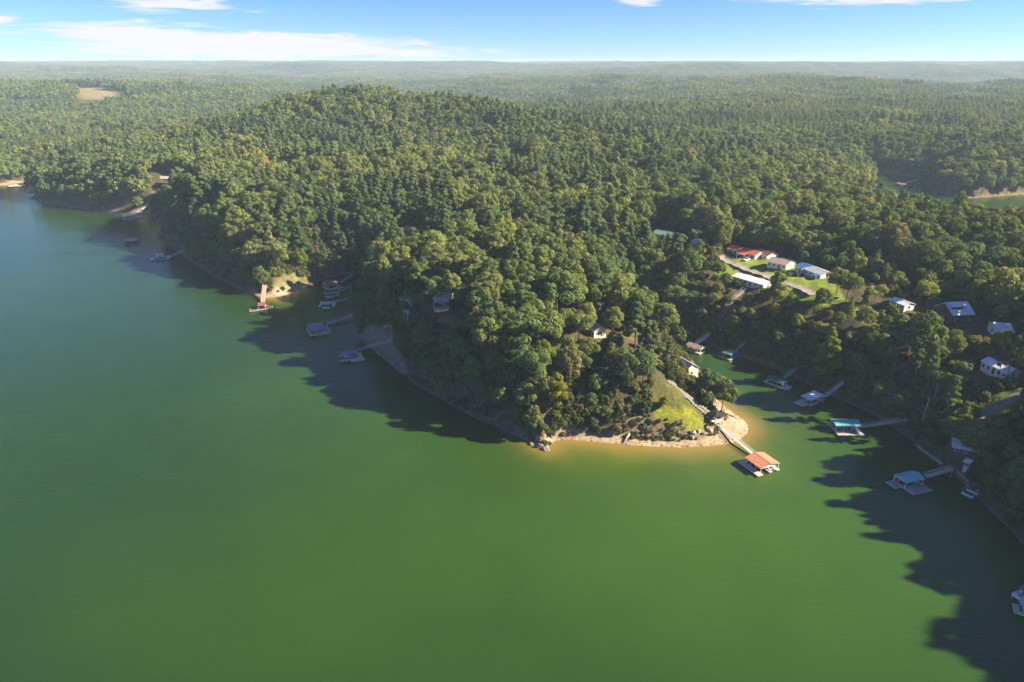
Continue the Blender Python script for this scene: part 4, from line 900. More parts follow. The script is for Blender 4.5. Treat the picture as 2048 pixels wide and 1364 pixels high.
house('shed', 'small white roofed shed in the trees below the white cottage', (1933,916), (1946,922), 3.4, 2.2, .6, 'whiteroof', 'white', 1, door=False, vc=(2.5, 4), cat='shed')
house('house', 'small cream house with a mauve grey roof on top of the wooded point', (1183.5,644), (1202,653.5), 6.2, 2.9, 1.5, 'palegrey', 'cream', 3, vc=(4.5, 14))
house('house', 'pale house with a grey roof by the water behind the point', (1361,714), (1387,729), 6.5, 3.4, 1.9, 'lgrey', 'cream', 3, vc=(6, 15))
house('house', 'small red roofed house in the wood above the left cove', (811,450), (826,453), 8, 3.2, 2.4, 'redbrown', 'wood', 2, vc=(6, 14), cat='house')
house('house', 'white roofed house showing through the trees above the point', (824,479), (866,479), 8, 2.8, 1.3, 'whiteroof', 'white', 4, vc=(6, 12))
house('house', 'shaded house with a pale roof over a dark deck on the point', (873,583), (905,586), 9, 2.8, 1.6, 'palegrey', 'cream', 4, vc=(3, 6), wing=(-.6, .9, 3.4, 2.1, 'grey'))
house('house', 'house with a dull green roof deep in the wood', (1312,459), (1347,465), 9, 2.7, 1.5, 'fadegreen', 'white', 3, vc=(6, 12))
house('house', 'small white gabled house left of the red roof', (1390,476), (1407,480), 8, 3.0, 1.4, 'lgrey', 'white', 2, vc=(7, 14))
house('house', 'bright white house at the far left behind the beach', (-8,309), (15,309), 9, 3.0, 1.6, 'whiteroof', 'white', 3, vc=(9, 16))
house('house', 'tan roofed house at the far left above the beach', (30,304), (46,305), 9, 3.0, 1.8, 'tan', 'cream', 2, vc=(8, 14))
house('house', 'white house above the stair of the far headland', (311,352), (357,353), 9, 3.0, 1.6, 'palegrey', 'white', 5, vc=(9, 18))
house('house', 'house with a slate blue roof right of the far headland stair', (391,361), (412,351), 8, 2.8, 1.5, 'lgrey', 'white', 3, vc=(8, 18))
house('house', 'tan roofed house in the middle of the wooded slope', (762,317), (777,319), 10, 3.0, 2.0, 'tan', 'cream', 3, vc=(8, 16))
house('house', 'house with a pale tan roof beside the clearing below the hill', (1030,320), (1052,321), 10, 2.8, 1.5, 'tan', 'white', 3, vc=(9, 20))
house('house', 'low grey roofed house left of the road gap', (1008,366), (1027,368), 9, 2.8, 1.4, 'palegrey', 'white', 3, vc=(7, 14))
house('house', 'grey roofed house on the ridge before the hazy valley', (1541,328), (1570,331), 10, 2.8, 1.5, 'palegrey', 'white', 3, vc=(9, 18))
# ------------------------------------------------------------------ roads, stair, vehicles
ribbon('road', [(1440,512), (1471,529), (1510,544), (1555,560), (1600,577), (1628,590)], 4.6, M['asphalt'])
ribbon('path', [(2060,782), (2020,800), (1985,818), (1968,836), (1972,858), (1986,880), (1995,895)], 3.6, M['gravel'])
ribbon('driveway', [(1090,378), (1096,395), (1102,412)], 5.0, M['asphalt'], 20)
ribbon('lane', [(944,520), (949,545)], 4.5, M['asphalt'], 18)
car('white pickup truck parked in front of the red roofed house', (1493,521), hd((1484,526), (1503,517), 16), 'carwhite', 'truck', 5.6)
car('dark parked car, the left of the two on the lawn', (1581,551.5), hd((1577,553), (1587,551), 16), 'carblack')
car('dark parked car, the right of the two on the lawn', (1597,551.5), hd((1592,553), (1603,551), 16), 'carblack')
car('grey car by the porch of the tan roofed house', (1571,534), hd((1566,536), (1577,533), 16), 'alu')
p = on_ground(1471, 528, 16); lp = root_at('street_lamp', p, 0, 'slim street lamp beside the road at the red roofed house', 'street lamp')
MB().cyl((0, 0, -.5), (0, 0, 7.5), .14, .09).build('lamp_post', M['concrete'], lp); MB().bar((0, 0, 7.4), (-1.2, 0, 7.7), .09).build('lamp_arm', M['alu'], lp); MB().box(-1.7, -1.0, -.2, .2, 7.6, 7.85).build('lamp_head', M['white'], lp); hard(p, p, 1); view_clear(p, 3, 14)
def stair(label, P, Q, z0, z1, w=1.6, m='decklight', rails=True, name='stairs', curve=None):
    a, b = on_ground(*P, z0), on_ground(*Q, z1); r = root_at(name, a, 0, label, 'stairs'); d = b - a; n = max(6, int(d.length / .8)); s = Vector((-d.y, d.x, 0)).normalized() * w / 2
    pts = []
    for i in range(n + 1):
        q = a + d * (i / n)
        if curve: q = q + Vector((-d.y, d.x, 0)).normalized() * curve * math.sin(math.pi * i / n)
        pts.append(Vector((q.x, q.y, hz(q.x, q.y) + .35)) - a)
    st = MB()
    for i in range(n): st.bar(pts[i] - s, pts[i] + s, .55, .09)
    st.build('tread', M[m], r)
    for sg in (-1, 1):
        MB_ = MB()
        for i in range(n): MB_.bar(pts[i] + s * sg, pts[i + 1] + s * sg, .1, .22)
        MB_.build('stringer', M[m], r)
        if rails:
            rb = MB()
            for i in range(n): rb.bar(pts[i] + s * sg + Vector((0, 0, 1)), pts[i + 1] + s * sg + Vector((0, 0, 1)), .08)
            for i in range(0, n + 1, 2): rb.bar(pts[i] + s * sg, pts[i] + s * sg + Vector((0, 0, 1)), .08)
            rb.build('handrail', M[m], r)
    clear(a, b, w / 2 + 2.6); hard(a, b, w / 2 + .6); return r
stair('long hillside stair from the white truss gangway up to the ridge house', (1424,666), (1492,578), 4, 15, 1.8, 'deck')
stair('second rail track beside the long hillside stair', (1437,664), (1470,617), 4, 10, 1.2, 'deck', False, 'cable_track')
stair('steep stair up the far headland above the white pier', (294,414), (315,378), 6, 14, 2.0, 'deck')
stair('curved pale stair climbing from the gangway on the stony bank', (785,683), (770,657), 5, 8, 1.4, 'alu', True, 'stairs', -1.5)
stair('grey stair above the small deck on the cliff', (826,613), (803,597), 12, 14, 1.6, 'lgrey')
stair('wooden steps at the shore end of the pier on the grassy spit', (531,561), (533,530), 8, 14, 2.0, 'deckred')
# decks on the point
def platform(label, P, w, d, h, m, rz, z=12, railing=True, name='viewing_deck'):
    p = on_ground(*P, z); r = root_at(name, p, rz, label, 'deck')
    nb = int(w / .5)
    for i in range(nb): 
        x = -w / 2 + w * (i + .5) / nb; MB().box(x - .23, x + .23, -d / 2, d / 2, h, h + .06).build('plank', M[m], r)
    for sx_ in (-1, 1):
        for sy_ in (-1, 1): MB().bar((sx_ * w * .46, sy_ * d * .46, -2.5), (sx_ * w * .46, sy_ * d * .46, h - .01), .22).build('post', M[m], r)
    MB().box(-w / 2, w / 2, -d / 2, -d / 2 + .12, h - .25, h - .01).box(-w / 2, w / 2, d / 2 - .12, d / 2, h - .25, h - .01).build('joist', M[m], r)
    if railing:
        rl = MB()
        for (x0, y0, x1, y1) in ((-w / 2, -d / 2, w / 2, -d / 2), (-w / 2, -d / 2, -w / 2, d / 2), (w / 2, -d / 2, w / 2, d / 2)):
            for z_ in (.5, 1.0): rl.bar((x0, y0, h + z_), (x1, y1, h + z_), .07)
            for i in range(5): t = i / 4; rl.bar((x0 + (x1 - x0) * t, y0 + (y1 - y0) * t, h), (x0 + (x1 - x0) * t, y0 + (y1 - y0) * t, h + 1), .07)
        rl.build('railing', M[m], r)
    clear(p, p, max(w, d) * .7 + 2); hard(p, p, max(w, d) * .7); view_clear(p, 4, 10); return r
platform('small pale grey deck on the edge of the cliff', (820,627), 4.6, 5.0, .9, 'lgrey', .5, 12)
platform('dark timber deck on tall posts below the shaded house', (889,626), 8.0, 5.5, 4.2, 'dark', .1, 14)
# gazebo at the sandy tip with its stone steps
p = on_ground(1430, 840, 5); gz = root_at('gazebo', p, .55, 'small dark hipped gazebo at the foot of the stone steps on the tip', 'gazebo')
MB().box(-2.2, 2.2, -2, 2, .1, .3).build('floor', M['decklight'], gz)
for sx_ in (-1, 1):
    for sy_ in (-1, 1): MB().bar((sx_ * 1.9, sy_ * 1.7, -1.6), (sx_ * 1.9, sy_ * 1.7, 2.6), .16).build('post', M['wood'], gz)
MB().add([(-2.4, -2.2, 2.55), (2.4, -2.2, 2.55), (2.4, 2.2, 2.55), (-2.4, 2.2, 2.55), (0, 0, 3.6)], [(0, 1, 4), (1, 2, 4), (2, 3, 4), (3, 0, 4), (3, 2, 1, 0)]).build('roof', M['dark'], gz)
rl = MB()
for z_ in (.8, 1.25): rl.bar((2.1, -1.9, z_), (2.1, 1.9, z_), .1).bar((-2.1, -1.9, z_), (2.1, -1.9, z_), .1)
rl.build('railing', M['white'], gz); clear(p, p, 4.5); hard(p, p, 3); view_clear(p, 4.5, 12)
sp_ = bpy.data.objects.new('stone_steps', None); col.objects.link(sp_); tag(sp_, kind='structure')
pts = [(1338,764), (1350,772), (1362,782), (1376,796), (1391,809), (1406,820), (1418,831), (1428,842), (1440,852)]
G_ = [on_ground(*q, 6) for q in pts]; k_ = 0
def stone_mesh(seed, w, d, h):
    g = random.Random(seed); n = 8; V = []
    for z in (-.3, h):
        for i in range(n): t = 2 * math.pi * i / n; q = g.uniform(.8, 1.1) * (1 if z < 0 else .9); V.append((w * q * math.cos(t), d * q * math.sin(t), z + g.uniform(-.04, .04)))
    F = [tuple(range(n - 1, -1, -1)), tuple(range(n, 2 * n))] + [(i, (i + 1) % n, n + (i + 1) % n, n + i) for i in range(n)]
    return MB().add(V, F)
STONES = [stone_mesh(i, .95, .62, .3).mesh('stone', M['palerock']) for i in range(5)]
for i in range(len(G_) - 1):
    n = max(2, int((G_[i + 1] - G_[i]).length / .95)); dr = G_[i + 1] - G_[i]
    for k in range(n):
        for sd_ in (-.75, .75):
            q = G_[i] + dr * (k / n) + Vector((-dr.y, dr.x, 0)).normalized() * (sd_ + rnd.uniform(-.15, .15)); o = obj('stone', STONES[k_ % 5], sp_, (q.x, q.y, hz(q.x, q.y) + .12)); o.rotation_euler.z = math.atan2(dr.y, dr.x) + 1.57 + rnd.uniform(-.3, .3); k_ += 1
    clear(G_[i], G_[i + 1], 2.6); hard(G_[i], G_[i + 1], 1.6)
# ------------------------------------------------------------------ rocks, logs, poles
def rock_mesh(seed, m):
    bm = bmesh.new(); bmesh.ops.create_icosphere(bm, subdivisions=2, radius=1); g = random.Random(seed)
    pl = [(Vector((g.gauss(0, 1), g.gauss(0, 1), g.gauss(0, 1))).normalized(), g.uniform(.38, .8)) for _ in range(11)]
    for v in bm.verts:
        for nrm, dd in pl:
            t = v.co.dot(nrm)
            if t > dd: v.co -= nrm * (t - dd)
    me = bpy.data.meshes.new('rock'); bm.to_mesh(me); bm.free(); me.materials.append(m); return me
RK = [rock_mesh(i, M['palerock']) for i in range(4)]; RKD = [rock_mesh(10 + i, M['rock']) for i in range(4)]
def rock(label, P, s, me, z=1, group=None):
    p = on_ground(*P, z); o = obj('rock', me, None, (p.x, p.y, p.z + s[2] * .3)); o.scale = s; o.rotation_euler = (0, 0, rnd.uniform(0, 6)); tag(o, label, 'rock', group); hard(p, p, s[0])
rock('largest pale boulder standing in the water at the corner of the point', (1093,899), (2.0, 1.4, 1.1), RK[0])
rock('pale boulder just left of the largest one at the corner of the point', (1081,894), (1.5, 1.1, 1.2), RK[1])
rock('rounded tan boulder on the sand right of the corner of the point', (1100,888), (1.3, 1.0, .9), RK[2])
rock('grey boulder above the corner of the point under the trees', (1076,880), (1.9, 1.5, 1.4), RKD[0])
rock('dark boulder at the waterline left of the corner of the point', (1064,889), (1.2, .9, .8), RKD[1])
for i, (q, s) in enumerate((((1386,866), 1.5), ((1398,863), 1.2), ((1408,869), 1.3), ((1420,863), 1.6), ((1430,869), 1.0), ((1440,860), 1.2), ((1413,857), 1.0), ((1375,872), .8))):
    rock('tan weathered outcrop boulder in the bank below the gazebo', q, (s, s * .8, s * .55), RK[i % 4], 3, 'outcrop boulders below the gazebo')
def rocks_stuff(name, pts, sizes, m, seed):
    g = np.random.default_rng(seed); bases = []
    for k in range(5):
        bm = bmesh.new(); bmesh.ops.create_icosphere(bm, subdivisions=1, radius=1); v = np.array([t.co[:] for t in bm.verts]); f = np.array([[a.index for a in t.verts] for t in bm.faces]); bm.free()
        bases.append((v * g.uniform(.7, 1.15, (len(v), 1)) * np.array([1, .8, .65]), f))
    V, F, n = [], [], 0
    for (x, y, z), s in zip(pts, sizes):
        v, f = bases[g.integers(5)]; t = g.uniform(0, 6.28); c, s_ = math.cos(t), math.sin(t); w = v * s; w = np.stack([w[:, 0] * c - w[:, 1] * s_, w[:, 0] * s_ + w[:, 1] * c, w[:, 2]], 1) + np.array([x, y, z + s * .15])
        V.append(w); F.append(f + n); n += len(w)
    tag(obj(name, mesh_np(name, np.concatenate(V), np.concatenate(F), m)), kind='stuff')
gr = np.random.default_rng(3)
lo, hi = RIPRAP.min(0), RIPRAP.max(0); x = gr.uniform(lo[0], hi[0], 9000); y = gr.uniform(lo[1], hi[1], 9000); ok = poly_sd(RIPRAP, x, y) < 0; x, y = x[ok][:2600], y[ok][:2600]
rocks_stuff('riprap_stones', np.stack([x, y, height(x, y)], 1), gr.uniform(.18, .62, len(x)) * gr.uniform(.6, 1.3, len(x)), mat('riprap', (.25, .22, .20), .95, .1, noise=.45, nscale=.8), 4)
x = gr.uniform(-120, 160, 60000); y = gr.uniform(140, 420, 60000); d = shore_d(x, y); ok = (d > -.5) & (d < 2.6) & (gr.uniform(size=len(x)) < .55) & (poly_sd(LAKE, x, y) > -1); x, y = x[ok][:2600], y[ok][:2600]
rocks_stuff('shore_stones', np.stack([x, y, np.maximum(height(x, y), -.1)], 1), gr.uniform(.1, .42, len(x)) ** 1.0, mat('shore_stone', (.17, .145, .12), .95, .1, noise=.4, nscale=.9), 6)
def log(label, P, Q, r0, m='dead_wood', z=.6, lift=.1):
    a, b = on_ground(*P, z), on_ground(*Q, z); r = root_at('driftwood_log', a, 0, label, 'log'); d = b - a + Vector((0, 0, lift))
    V, F = tube_np([(0, 0, r0 * .6), d * .5 + Vector((.1, .1, r0 * .8)), d + Vector((0, 0, r0 * .6))], [r0, r0 * .85, r0 * .5], 8); MB().add(V.tolist(), [tuple(f) for f in F] + [tuple(range(7, -1, -1)), tuple(range(16, 24))]).build('trunk', M[m], r, True)
    MB().bar(d * .6, d * .6 + Vector((.5, -.3, .7)), .12).bar(d * .35, d * .35 + Vector((-.4, .2, .6)), .1).build('branch_stub', M[m], r); hard(a, b, 1)
log('thick weathered log lying across the beach into the water', (1259,868), (1248,886), .42)
log('pale driftwood log under the trees above the beach', (1150,868), (1185,850), .16, z=2)
log('bent driftwood trunk by the water behind the sandy tip', (1448,826), (1475,838), .2, z=2)
log('pale fallen trunk on the shaded cliff', (838,690), (852,678), .2, z=6)
log('pale fallen pole at the waterline of the shaded right bank', (1816,894), (1832,889), .15, z=.5)
# white chair on the beach
p = on_ground(1386, 878, .6); ch = root_at('beach_chair', p, 2.0, 'lone white chair standing on the sandy beach', 'chair')
MB().box(-.4, .4, -.4, .4, .4, .48).build('seat', M['white'], ch); MB().box(-.4, .4, .34, .42, .48, 1.25).build('backrest', M['white'], ch)
for sx_ in (-1, 1):
    for sy_ in (-1, 1): MB().box(sx_ * .36 - .04, sx_ * .36 + .04, sy_ * .36 - .04, sy_ * .36 + .04, 0, .4).build('leg', M['white'], ch)
# bare trunks
def snag(label, P, h, z=3, r0=.32):
    p = on_ground(*P, z); r = root_at('dead_tree', p, 0, label, 'dead tree'); V, F = tube_np([(0, 0, -.6), (.05, .1, h * .4), (.15, 0, h * .8), (.1, .1, h)], [r0, r0 * .8, r0 * .6, r0 * .25], 8)
    MB().add(V.tolist(), [tuple(f) for f in F]).build('trunk', M['dead_wood'], r, True); MB().bar((.1, 0, h * .7), (1.0, .3, h * .86), .12).bar((.1, 0, h * .8), (-.8, -.2, h * .95), .1).bar((0, 0, h * .55), (.6, -.7, h * .64), .09).build('branch', M['dead_wood'], r); hard(p, p, .8); clear(p, p, 3.4); view_clear(p, 3.2, 10)
snag('tall pale bare trunk standing on the right bank above the teal roof', (1843,852), 12.5, 4)
snag('shorter pale bare trunk right of the tall one on the right bank', (1866,806), 8, 6, .26)
# ------------------------------------------------------------------ trees that stand out
EXTRA_TREES = []
def tree_px(P, kind, h, w=1.0, sp=None, z=12):
    p = on_ground(*P, z); H = dims(KINDS[kind])[0]; s = h / H
    EXTRA_TREES.append((p.x, p.y, p.z, kind, rnd.uniform(0, 6), (s * w, s * w, s), sp)); clear(p, p, 5.0)
tree_px((1416,810), 0, 14, 1.0, ('broadleaf_tree', 'rounded green tree right of the grey roofed house by the cove water', 'leaf'), 5)
tree_px((1442,826), 1, 13, 1.1, ('broadleaf_tree', 'outermost green tree leaning over the cove at the sandy tip', 'leaf'), 4)
tree_px((1430,806), 2, 12, 1.0, ('broadleaf_tree', 'green tree between the rounded tree and the outermost tree at the cove water', 'leaf'), 6)
tree_px((1117,826), 4, 17, 1.0, ('broadleaf_tree', 'bright yellow-green tree standing out in the front of the point', 'leaf_bright'), 8)
tree_px((1088,745), 1, 12, 1.0, ('broadleaf_tree', 'yellowish green tree near the middle of the point', 'leaf_lime'), 15)
tree_px((1656,742), 8, 19, 1.25, ('conical_tree', 'tall pale green conical tree on the cove slope behind the dark green boathouse', 'leaf_lime'), 6)
tree_px((1545,612), 5, 19, 1.05, ('broadleaf_tree', 'tall slender tree standing alone in front of the ridge lawn', 'leaf'), 14)
tree_px((1642,628), 0, 12, .9, ('broadleaf_tree', 'tree at the right edge of the bright lawn', 'leaf'), 14)
tree_px((1040,585), 2, 15, .9, ('bare_tree', 'pale half bare tree on the crest of the point', 'leaf_dry'), 16)
tree_px((893,792), 1, 7, 1.0, ('small_tree', 'small light green tree low on the shaded cliff', 'leaf_lime'), 4)
tree_px((1328,818), 3, 5, 1.1, ('small_tree', 'small bright yellow-green bush tree at the top of the grassy mound', 'leaf_bright'), 6)
tree_px((1062,872), 1, 12, .8, ('broadleaf_tree', 'green tree hanging over the boulders at the corner of the point', 'leaf'), 6)
tree_px((1113,412), 0, 15, 1.0, ('broadleaf_tree', 'light yellow-green round tree right of the driveway', 'leaf_lime'), 20)
tree_px((858,468), 0, 15, .9, ('broadleaf_tree', 'yellowish tree right of the small red roofed house', 'leaf_lime'), 20)
tree_px((912,228), 1, 17, .9, ('broadleaf_tree', 'rust brown tree near the top of the hill', 'leaf_rust'), 45)
tree_px((1204,330), 1, 16, 1.0, ('broadleaf_tree', 'rust red tree on the slope right of the clearing', 'leaf_rust'), 25)
tree_px((952,262), 2, 17, 1.0, ('broadleaf_tree', 'dull brown tree halfway up the hill', 'leaf_dry'), 40)
tree_px((520,566), 1, 10, 1.0, ('broadleaf_tree', 'sunlit green tree left of the pier on the grassy spit', 'leaf'), 6)
tree_px((600,545), 0, 14, 1.0, ('broadleaf_tree', 'sunlit broad tree right of the grassy spit', 'leaf_lime'), 8)

def lawn_light():
    c = LAWN.mean(0); d = math.hypot(*c); u = (-c[0] / d, -c[1] / d)
    a, b = on_ground(1470, 525), on_ground(1650, 590)
    for t in (0, .25, .5, .75, 1):
        q = a.lerp(b, t); LOW.append((q.x, q.y, q.x + u[0] * 75, q.y + u[1] * 75, 16, .5)); clear(q, (q.x + u[0] * 14, q.y + u[1] * 14), 9)
        CLEAR.append((q.x, q.y, q.x + 26, q.y - 2, 8)); LOW.append((q.x + 20, q.y - 2, q.x + 52, q.y - 4, 10, .6))
lawn_light()
for q, h_ in (((1912,912), 13), ((1928,903), 12), ((1950,914), 14), ((1893,896), 12), ((1966,906), 13), ((1938,925), 12), ((1905,893), 9), ((1948,893), 8)): tree_px(q, rnd.randrange(4), h_, 1.0, None, 6)
for q in ((1190,664), (1375,735), (845,484), (1910,622), (2003,660), (2005,730), (1805,604), (335,357), (400,360), (818,458), (770,325), (1040,324), (1555,334), (1330,465), (1398,482), (5,318), (38,310), (1018,370)):
    p = on_ground(*q); d = math.hypot(p.x, p.y); LOW.append((p.x, p.y, p.x * (1 - 42 / d), p.y * (1 - 42 / d), 11, .62))

for q, k_i, h_ in (((1994,758), 6, 15), ((2010,764), 7, 17), ((2024,760), 6, 16), ((2040,770), 7, 15)): tree_px(q, k_i, h_, .7, None, 10)
for q, k_i, h_ in (((1225,672), 3, 13), ((1168,668), 2, 13)): tree_px(q, k_i, h_, 1.0, None, 10)

for q, k_i, h_ in (((1672,590), 9, 13), ((1692,602), 10, 14), ((872,612), 9, 13), ((905,604), 1, 12)): tree_px(q, k_i, h_, 1.0, None, 10)

for q, l1, l2 in (((1196,662), 22, 52), ((1380,728), 12, 26), ((2010,805), 46, 70), ((1985,825), 40, 60)):
    p = on_ground(*q); CLEAR.append((p.x, p.y, p.x + l1, p.y, 8)); LOW.append((p.x + l1, p.y, p.x + l2, p.y, 11, .5))

p = on_ground(690, 164); house('house', 'tiny white house on the distant wooded ridge beyond the hill', (684,160), (697,160), 11, 5.0, 3.0, 'whiteroof', 'white', 2, ab=(p + Vector((-8, 3, 0)), p + Vector((8, -3, 0))), vc=(30, 120))
def hexgrid(x0, x1, y0, y1, s, g, jit=.33):
    ys = np.arange(y0, y1, s * .866); xs = np.arange(x0, x1, s); X, Y = np.meshgrid(xs, ys); X = X + (np.arange(len(ys)) % 2)[:, None] * s / 2
    X = X + g.uniform(-jit, jit, X.shape) * s; Y = Y + g.uniform(-jit, jit, Y.shape) * s
    return X.ravel(), Y.ravel()
def is_clear(x, y, pad=0.0):
    bad = np.zeros(len(x), bool)
    for (ax, ay, bx, by, r) in CLEAR:
        ex, ey = bx - ax, by - ay; t = np.clip(((x - ax) * ex + (y - ay) * ey) / (ex * ex + ey * ey + 1e-9), 0, 1)
        bad |= (x - ax - t * ex) ** 2 + (y - ay - t * ey) ** 2 < (r + pad) ** 2
    for P in [LAWN, GREEN, SCRUB, MOUND, SPITGRASS] + PATCH: bad |= poly_sd(P, x, y) < .8 + pad
    return bad
def far_clear(x, y, z=None):
    bad = np.zeros(len(x), bool)
    if z is None: z = height(x, y)
    for P in FIELD_PX:
        P = np.array(P, float)
        for hh in (2, 8, 14, 19):
            zc = y * cp + (CAM_H - z - hh) * sp; yc = -y * sp + (CAM_H - z - hh) * cp
            for ox in ((-22, 0, 22) if np.hypot(x, y).mean() > 1700 else (-4, 4)): bad |= poly_sd(P, 1024 + FPX * (x + ox) / zc, 682 + FPX * yc / zc) < -1.5
    return bad
gf = np.random.default_rng(42)
def pick_kind(x, y, g, near_shore):
    """index into KINDS"""
    pine = fbm(x / 60, y / 60, 88, 2); u = g.uniform(size=len(x))
    k = np.where(u < .12, 4 + (g.uniform(size=len(x)) < .5), np.array([0, 1, 2, 3, 9, 10, 11])[g.integers(0, 7, len(x))])
    k = np.where((pine > .63) & (u > .5), 6 + g.integers(0, 2, len(x)), k)
    k = np.where((u > .95), 8, k)
    return k
# ---- near wood
x, y = hexgrid(-630, 630, 20, 670, 7.9, gf)
az = np.degrees(np.arctan2(x, y)); r = np.hypot(x, y); d = shore_d(x, y); A_, L_, b_ = ctrl(x, y); b_ = b_ * S
ok = (d > b_ * .7 + .8) & (r < 640) & (az > -46) & (az < 82) & ~is_clear(x, y)
rip = poly_sd(RIPRAP, x, y) < .5; ok &= ~rip & ~(poly_sd(REDSOIL, x, y) < 0)
x, y, d = x[ok], y[ok], d[ok]
z = height(x, y); k = pick_kind(x, y, gf, d)
s = np.clip(gf.normal(.9, .17, len(x)), .5, 1.3) * np.interp(d, [1, 4, 9, 14], [.45, .62, .85, 1.0])
def low(x, y):
    f = np.ones(len(x))
    for (ax, ay, bx, by, r_, m_) in LOW:
        ex, ey = bx - ax, by - ay; t = np.clip(((x - ax) * ex + (y - ay) * ey) / (ex * ex + ey * ey + 1e-9), 0, 1)
        f = np.where((x - ax - t * ex) ** 2 + (y - ay - t * ey) ** 2 < r_ ** 2, np.minimum(f, m_), f)
    return f
s = s * low(x, y)
TREES = [(x[i], y[i], z[i], int(k[i]), gf.uniform(0, 6.283), (s[i] * gf.uniform(.95, 1.2), s[i] * gf.uniform(.95, 1.2), s[i] * gf.uniform(.88, 1.12)), None) for i in range(len(x))]
TREES += EXTRA_TREES
def screen_rank(t):
    px, py, zc = project(t[0], t[1], t[2] + 9)
    inside = -40 < px < 2088 and py < 1400
    return (0 if inside else 1, zc)
order = sorted(TREES, key=lambda t: (t[6] is None, screen_rank(t)))
own, rest = order[:300], order[300:]
def zone(x, y):
    x = x / S; y = y / S
    if y < 262 and -72 < x < 62 and not (x > 40 and y > 232): 
        if x > 28 and y < 200: return 'trees above the sandy tip of the point', 'green broadleaf tree on the sunny slope behind the sandy tip of the point'
        if d_shore(x * S, y * S) < 16: return 'trees on the rocky bank of the point', 'green tree on the shaded rocky bank of the wooded point'
        return 'trees on top of the wooded point', 'tree in the dense wood on top of the point between the two coves'
    if x > 60 and y < 300:
        if d_shore(x * S, y * S) < 26: return 'trees along the cove shore', 'dark green tree on the shaded slope above the cove docks'
        return 'trees on the ridge beside the cove', 'green tree in the wood on the ridge beside the cove'
    return 'trees of the lakeside wood', 'green tree in the lakeside wood behind the point'
def d_shore(x, y): return float(shore_d(np.array([x]), np.array([y]))[0])
MARKS = {'the salmon-roofed boathouse gangway': (1440, 840), 'the dark hipped gazebo': (1430, 826), 'the pale house by the cove water': (1378, 730), 'the small cream house on the point': (1195, 660), 'the shaded house on the point': (890, 592),
 'the small cliff deck': (820, 620), 'the gangway on the stony bank': (785, 684), 'the broad grey-roofed dock': (690, 640), 'the tan-roofed boathouse': (1390, 690), 'the hillside stair': (1450, 620), 'the faded green boathouse': (1475, 695),
 'the dark green boathouse': (1585, 745), 'the white flat-roofed boathouse': (1685, 765), 'the teal-roofed boathouse gangway': (1815, 835), 'the tall bare trunk': (1845, 810), 'the turquoise-roofed boathouse gangway': (1905, 930), 'the shaded white cottage': (1940, 880),
 'the curved gravel path': (1985, 830), 'the long white house': (2005, 725), 'the brown barn': (1912, 618), 'the pale blue roofed house': (2003, 655), 'the ridge lawn': (1590, 585), 'the long white roofed home': (1510, 558), 'the thick log on the beach': (1254, 868),
 'the corner boulders': (1085, 885), 'the driftwood on the beach': (1168, 858), 'the bare red soil': (895, 650), 'the low white roofed house': (1806, 600), 'the white roofed house above the point': (845, 482), 'the retaining wall': (1862, 905), 'the boat lift frame': (1940, 975), 'the bright yellow-green tree': (1117, 785), 'the pale half bare tree on the crest': (1040, 548), 'the yellowish mid-point tree': (1088, 715),
 'the pale green conical tree': (1656, 695), 'the tall slender tree at the lawn': (1545, 565), 'the tree at the right lawn edge': (1642, 605), 'the outermost tree at the tip': (1442, 795), 'the small light green tree on the cliff': (893, 778)}
TAKEN = {}
def assign_marks(ts):
    pos = [project(t[0], t[1], t[2] + 9) for t in ts]; used = set()
    for nm, (mx_, my_) in MARKS.items():
        for word, tx, ty in (('directly above', 0, -1), ('directly below', 0, 1), ('just left of', -1, 0), ('just right of', 1, 0)):
            best = None
            for i, t in enumerate(ts):
                if i in used or t[6]: continue
                dx, dy = pos[i][0] - mx_, pos[i][1] - my_; dd = math.hypot(dx, dy)
                if 12 < dd < 90 and (dx * tx + dy * ty) / dd > .75 and (best is None or dd < best[0]): best = (dd, i)
            if best: used.add(best[1]); TAKEN[best[1]] = word + ' ' + nm
assign_marks(own)
SHORT = {0: 'round crowned', 4: 'tall narrow', 6: 'dark pine', 8: 'conical'}
def tree_thing(t, idx):
    X, Y, Z, kk, turn, sc, special = t
    cm, tm = near_tree[kk]
    nm = 'pine_tree' if kk in (6, 7) else 'broadleaf_tree'
    if special: nm = special[0]
    root = bpy.data.objects.new(nm, None); col.objects.link(root); root.empty_display_size = .5
    root.location = (X, Y, Z); root.rotation_euler = (rnd.gauss(0, .06), rnd.gauss(0, .06), turn); root.scale = sc
    c = obj('crown', cm, root); t_ = obj('trunk', tm, root)
    if special:
        tag(root, special[1], 'tree', special[3] if len(special) > 3 else None)
        c.material_slots[0].link = 'OBJECT'; c.material_slots[0].material = M[special[2]]
    else:
        w = {'round': 'round-crowned green tree', 'spread': 'broad uneven-crowned green tree', 'tall': 'tall narrow green tree', 'pine': 'dark pine tree', 'cone': 'conical green tree'}[KINDS[kk]]
        px_, py_, _z = project(X, Y, Z + 9); nm_ = min(MARKS, key=lambda k: math.hypot(MARKS[k][0] - px_, MARKS[k][1] - py_))
        gname = 'trees of the wood around ' + nm_; lab = w + ' in the wood near ' + nm_; w = KINDS[kk]
        if idx in TAKEN: lab = {'round': 'round-crowned green tree', 'spread': 'broad uneven-crowned green tree', 'tall': 'tall narrow green tree', 'pine': 'dark pine tree', 'cone': 'conical green tree'}[KINDS[kk]] + ' ' + TAKEN[idx]
        tag(root, lab, 'tree', gname + (', ' + w) if idx not in TAKEN else None)
    return root
for i_, t in enumerate(own): tree_thing(t, i_)
P, V_, T_, S_ = [], [], [], []
for t in rest: P.append(t[:3]); V_.append(t[3]); T_.append(t[4]); S_.append(t[5])
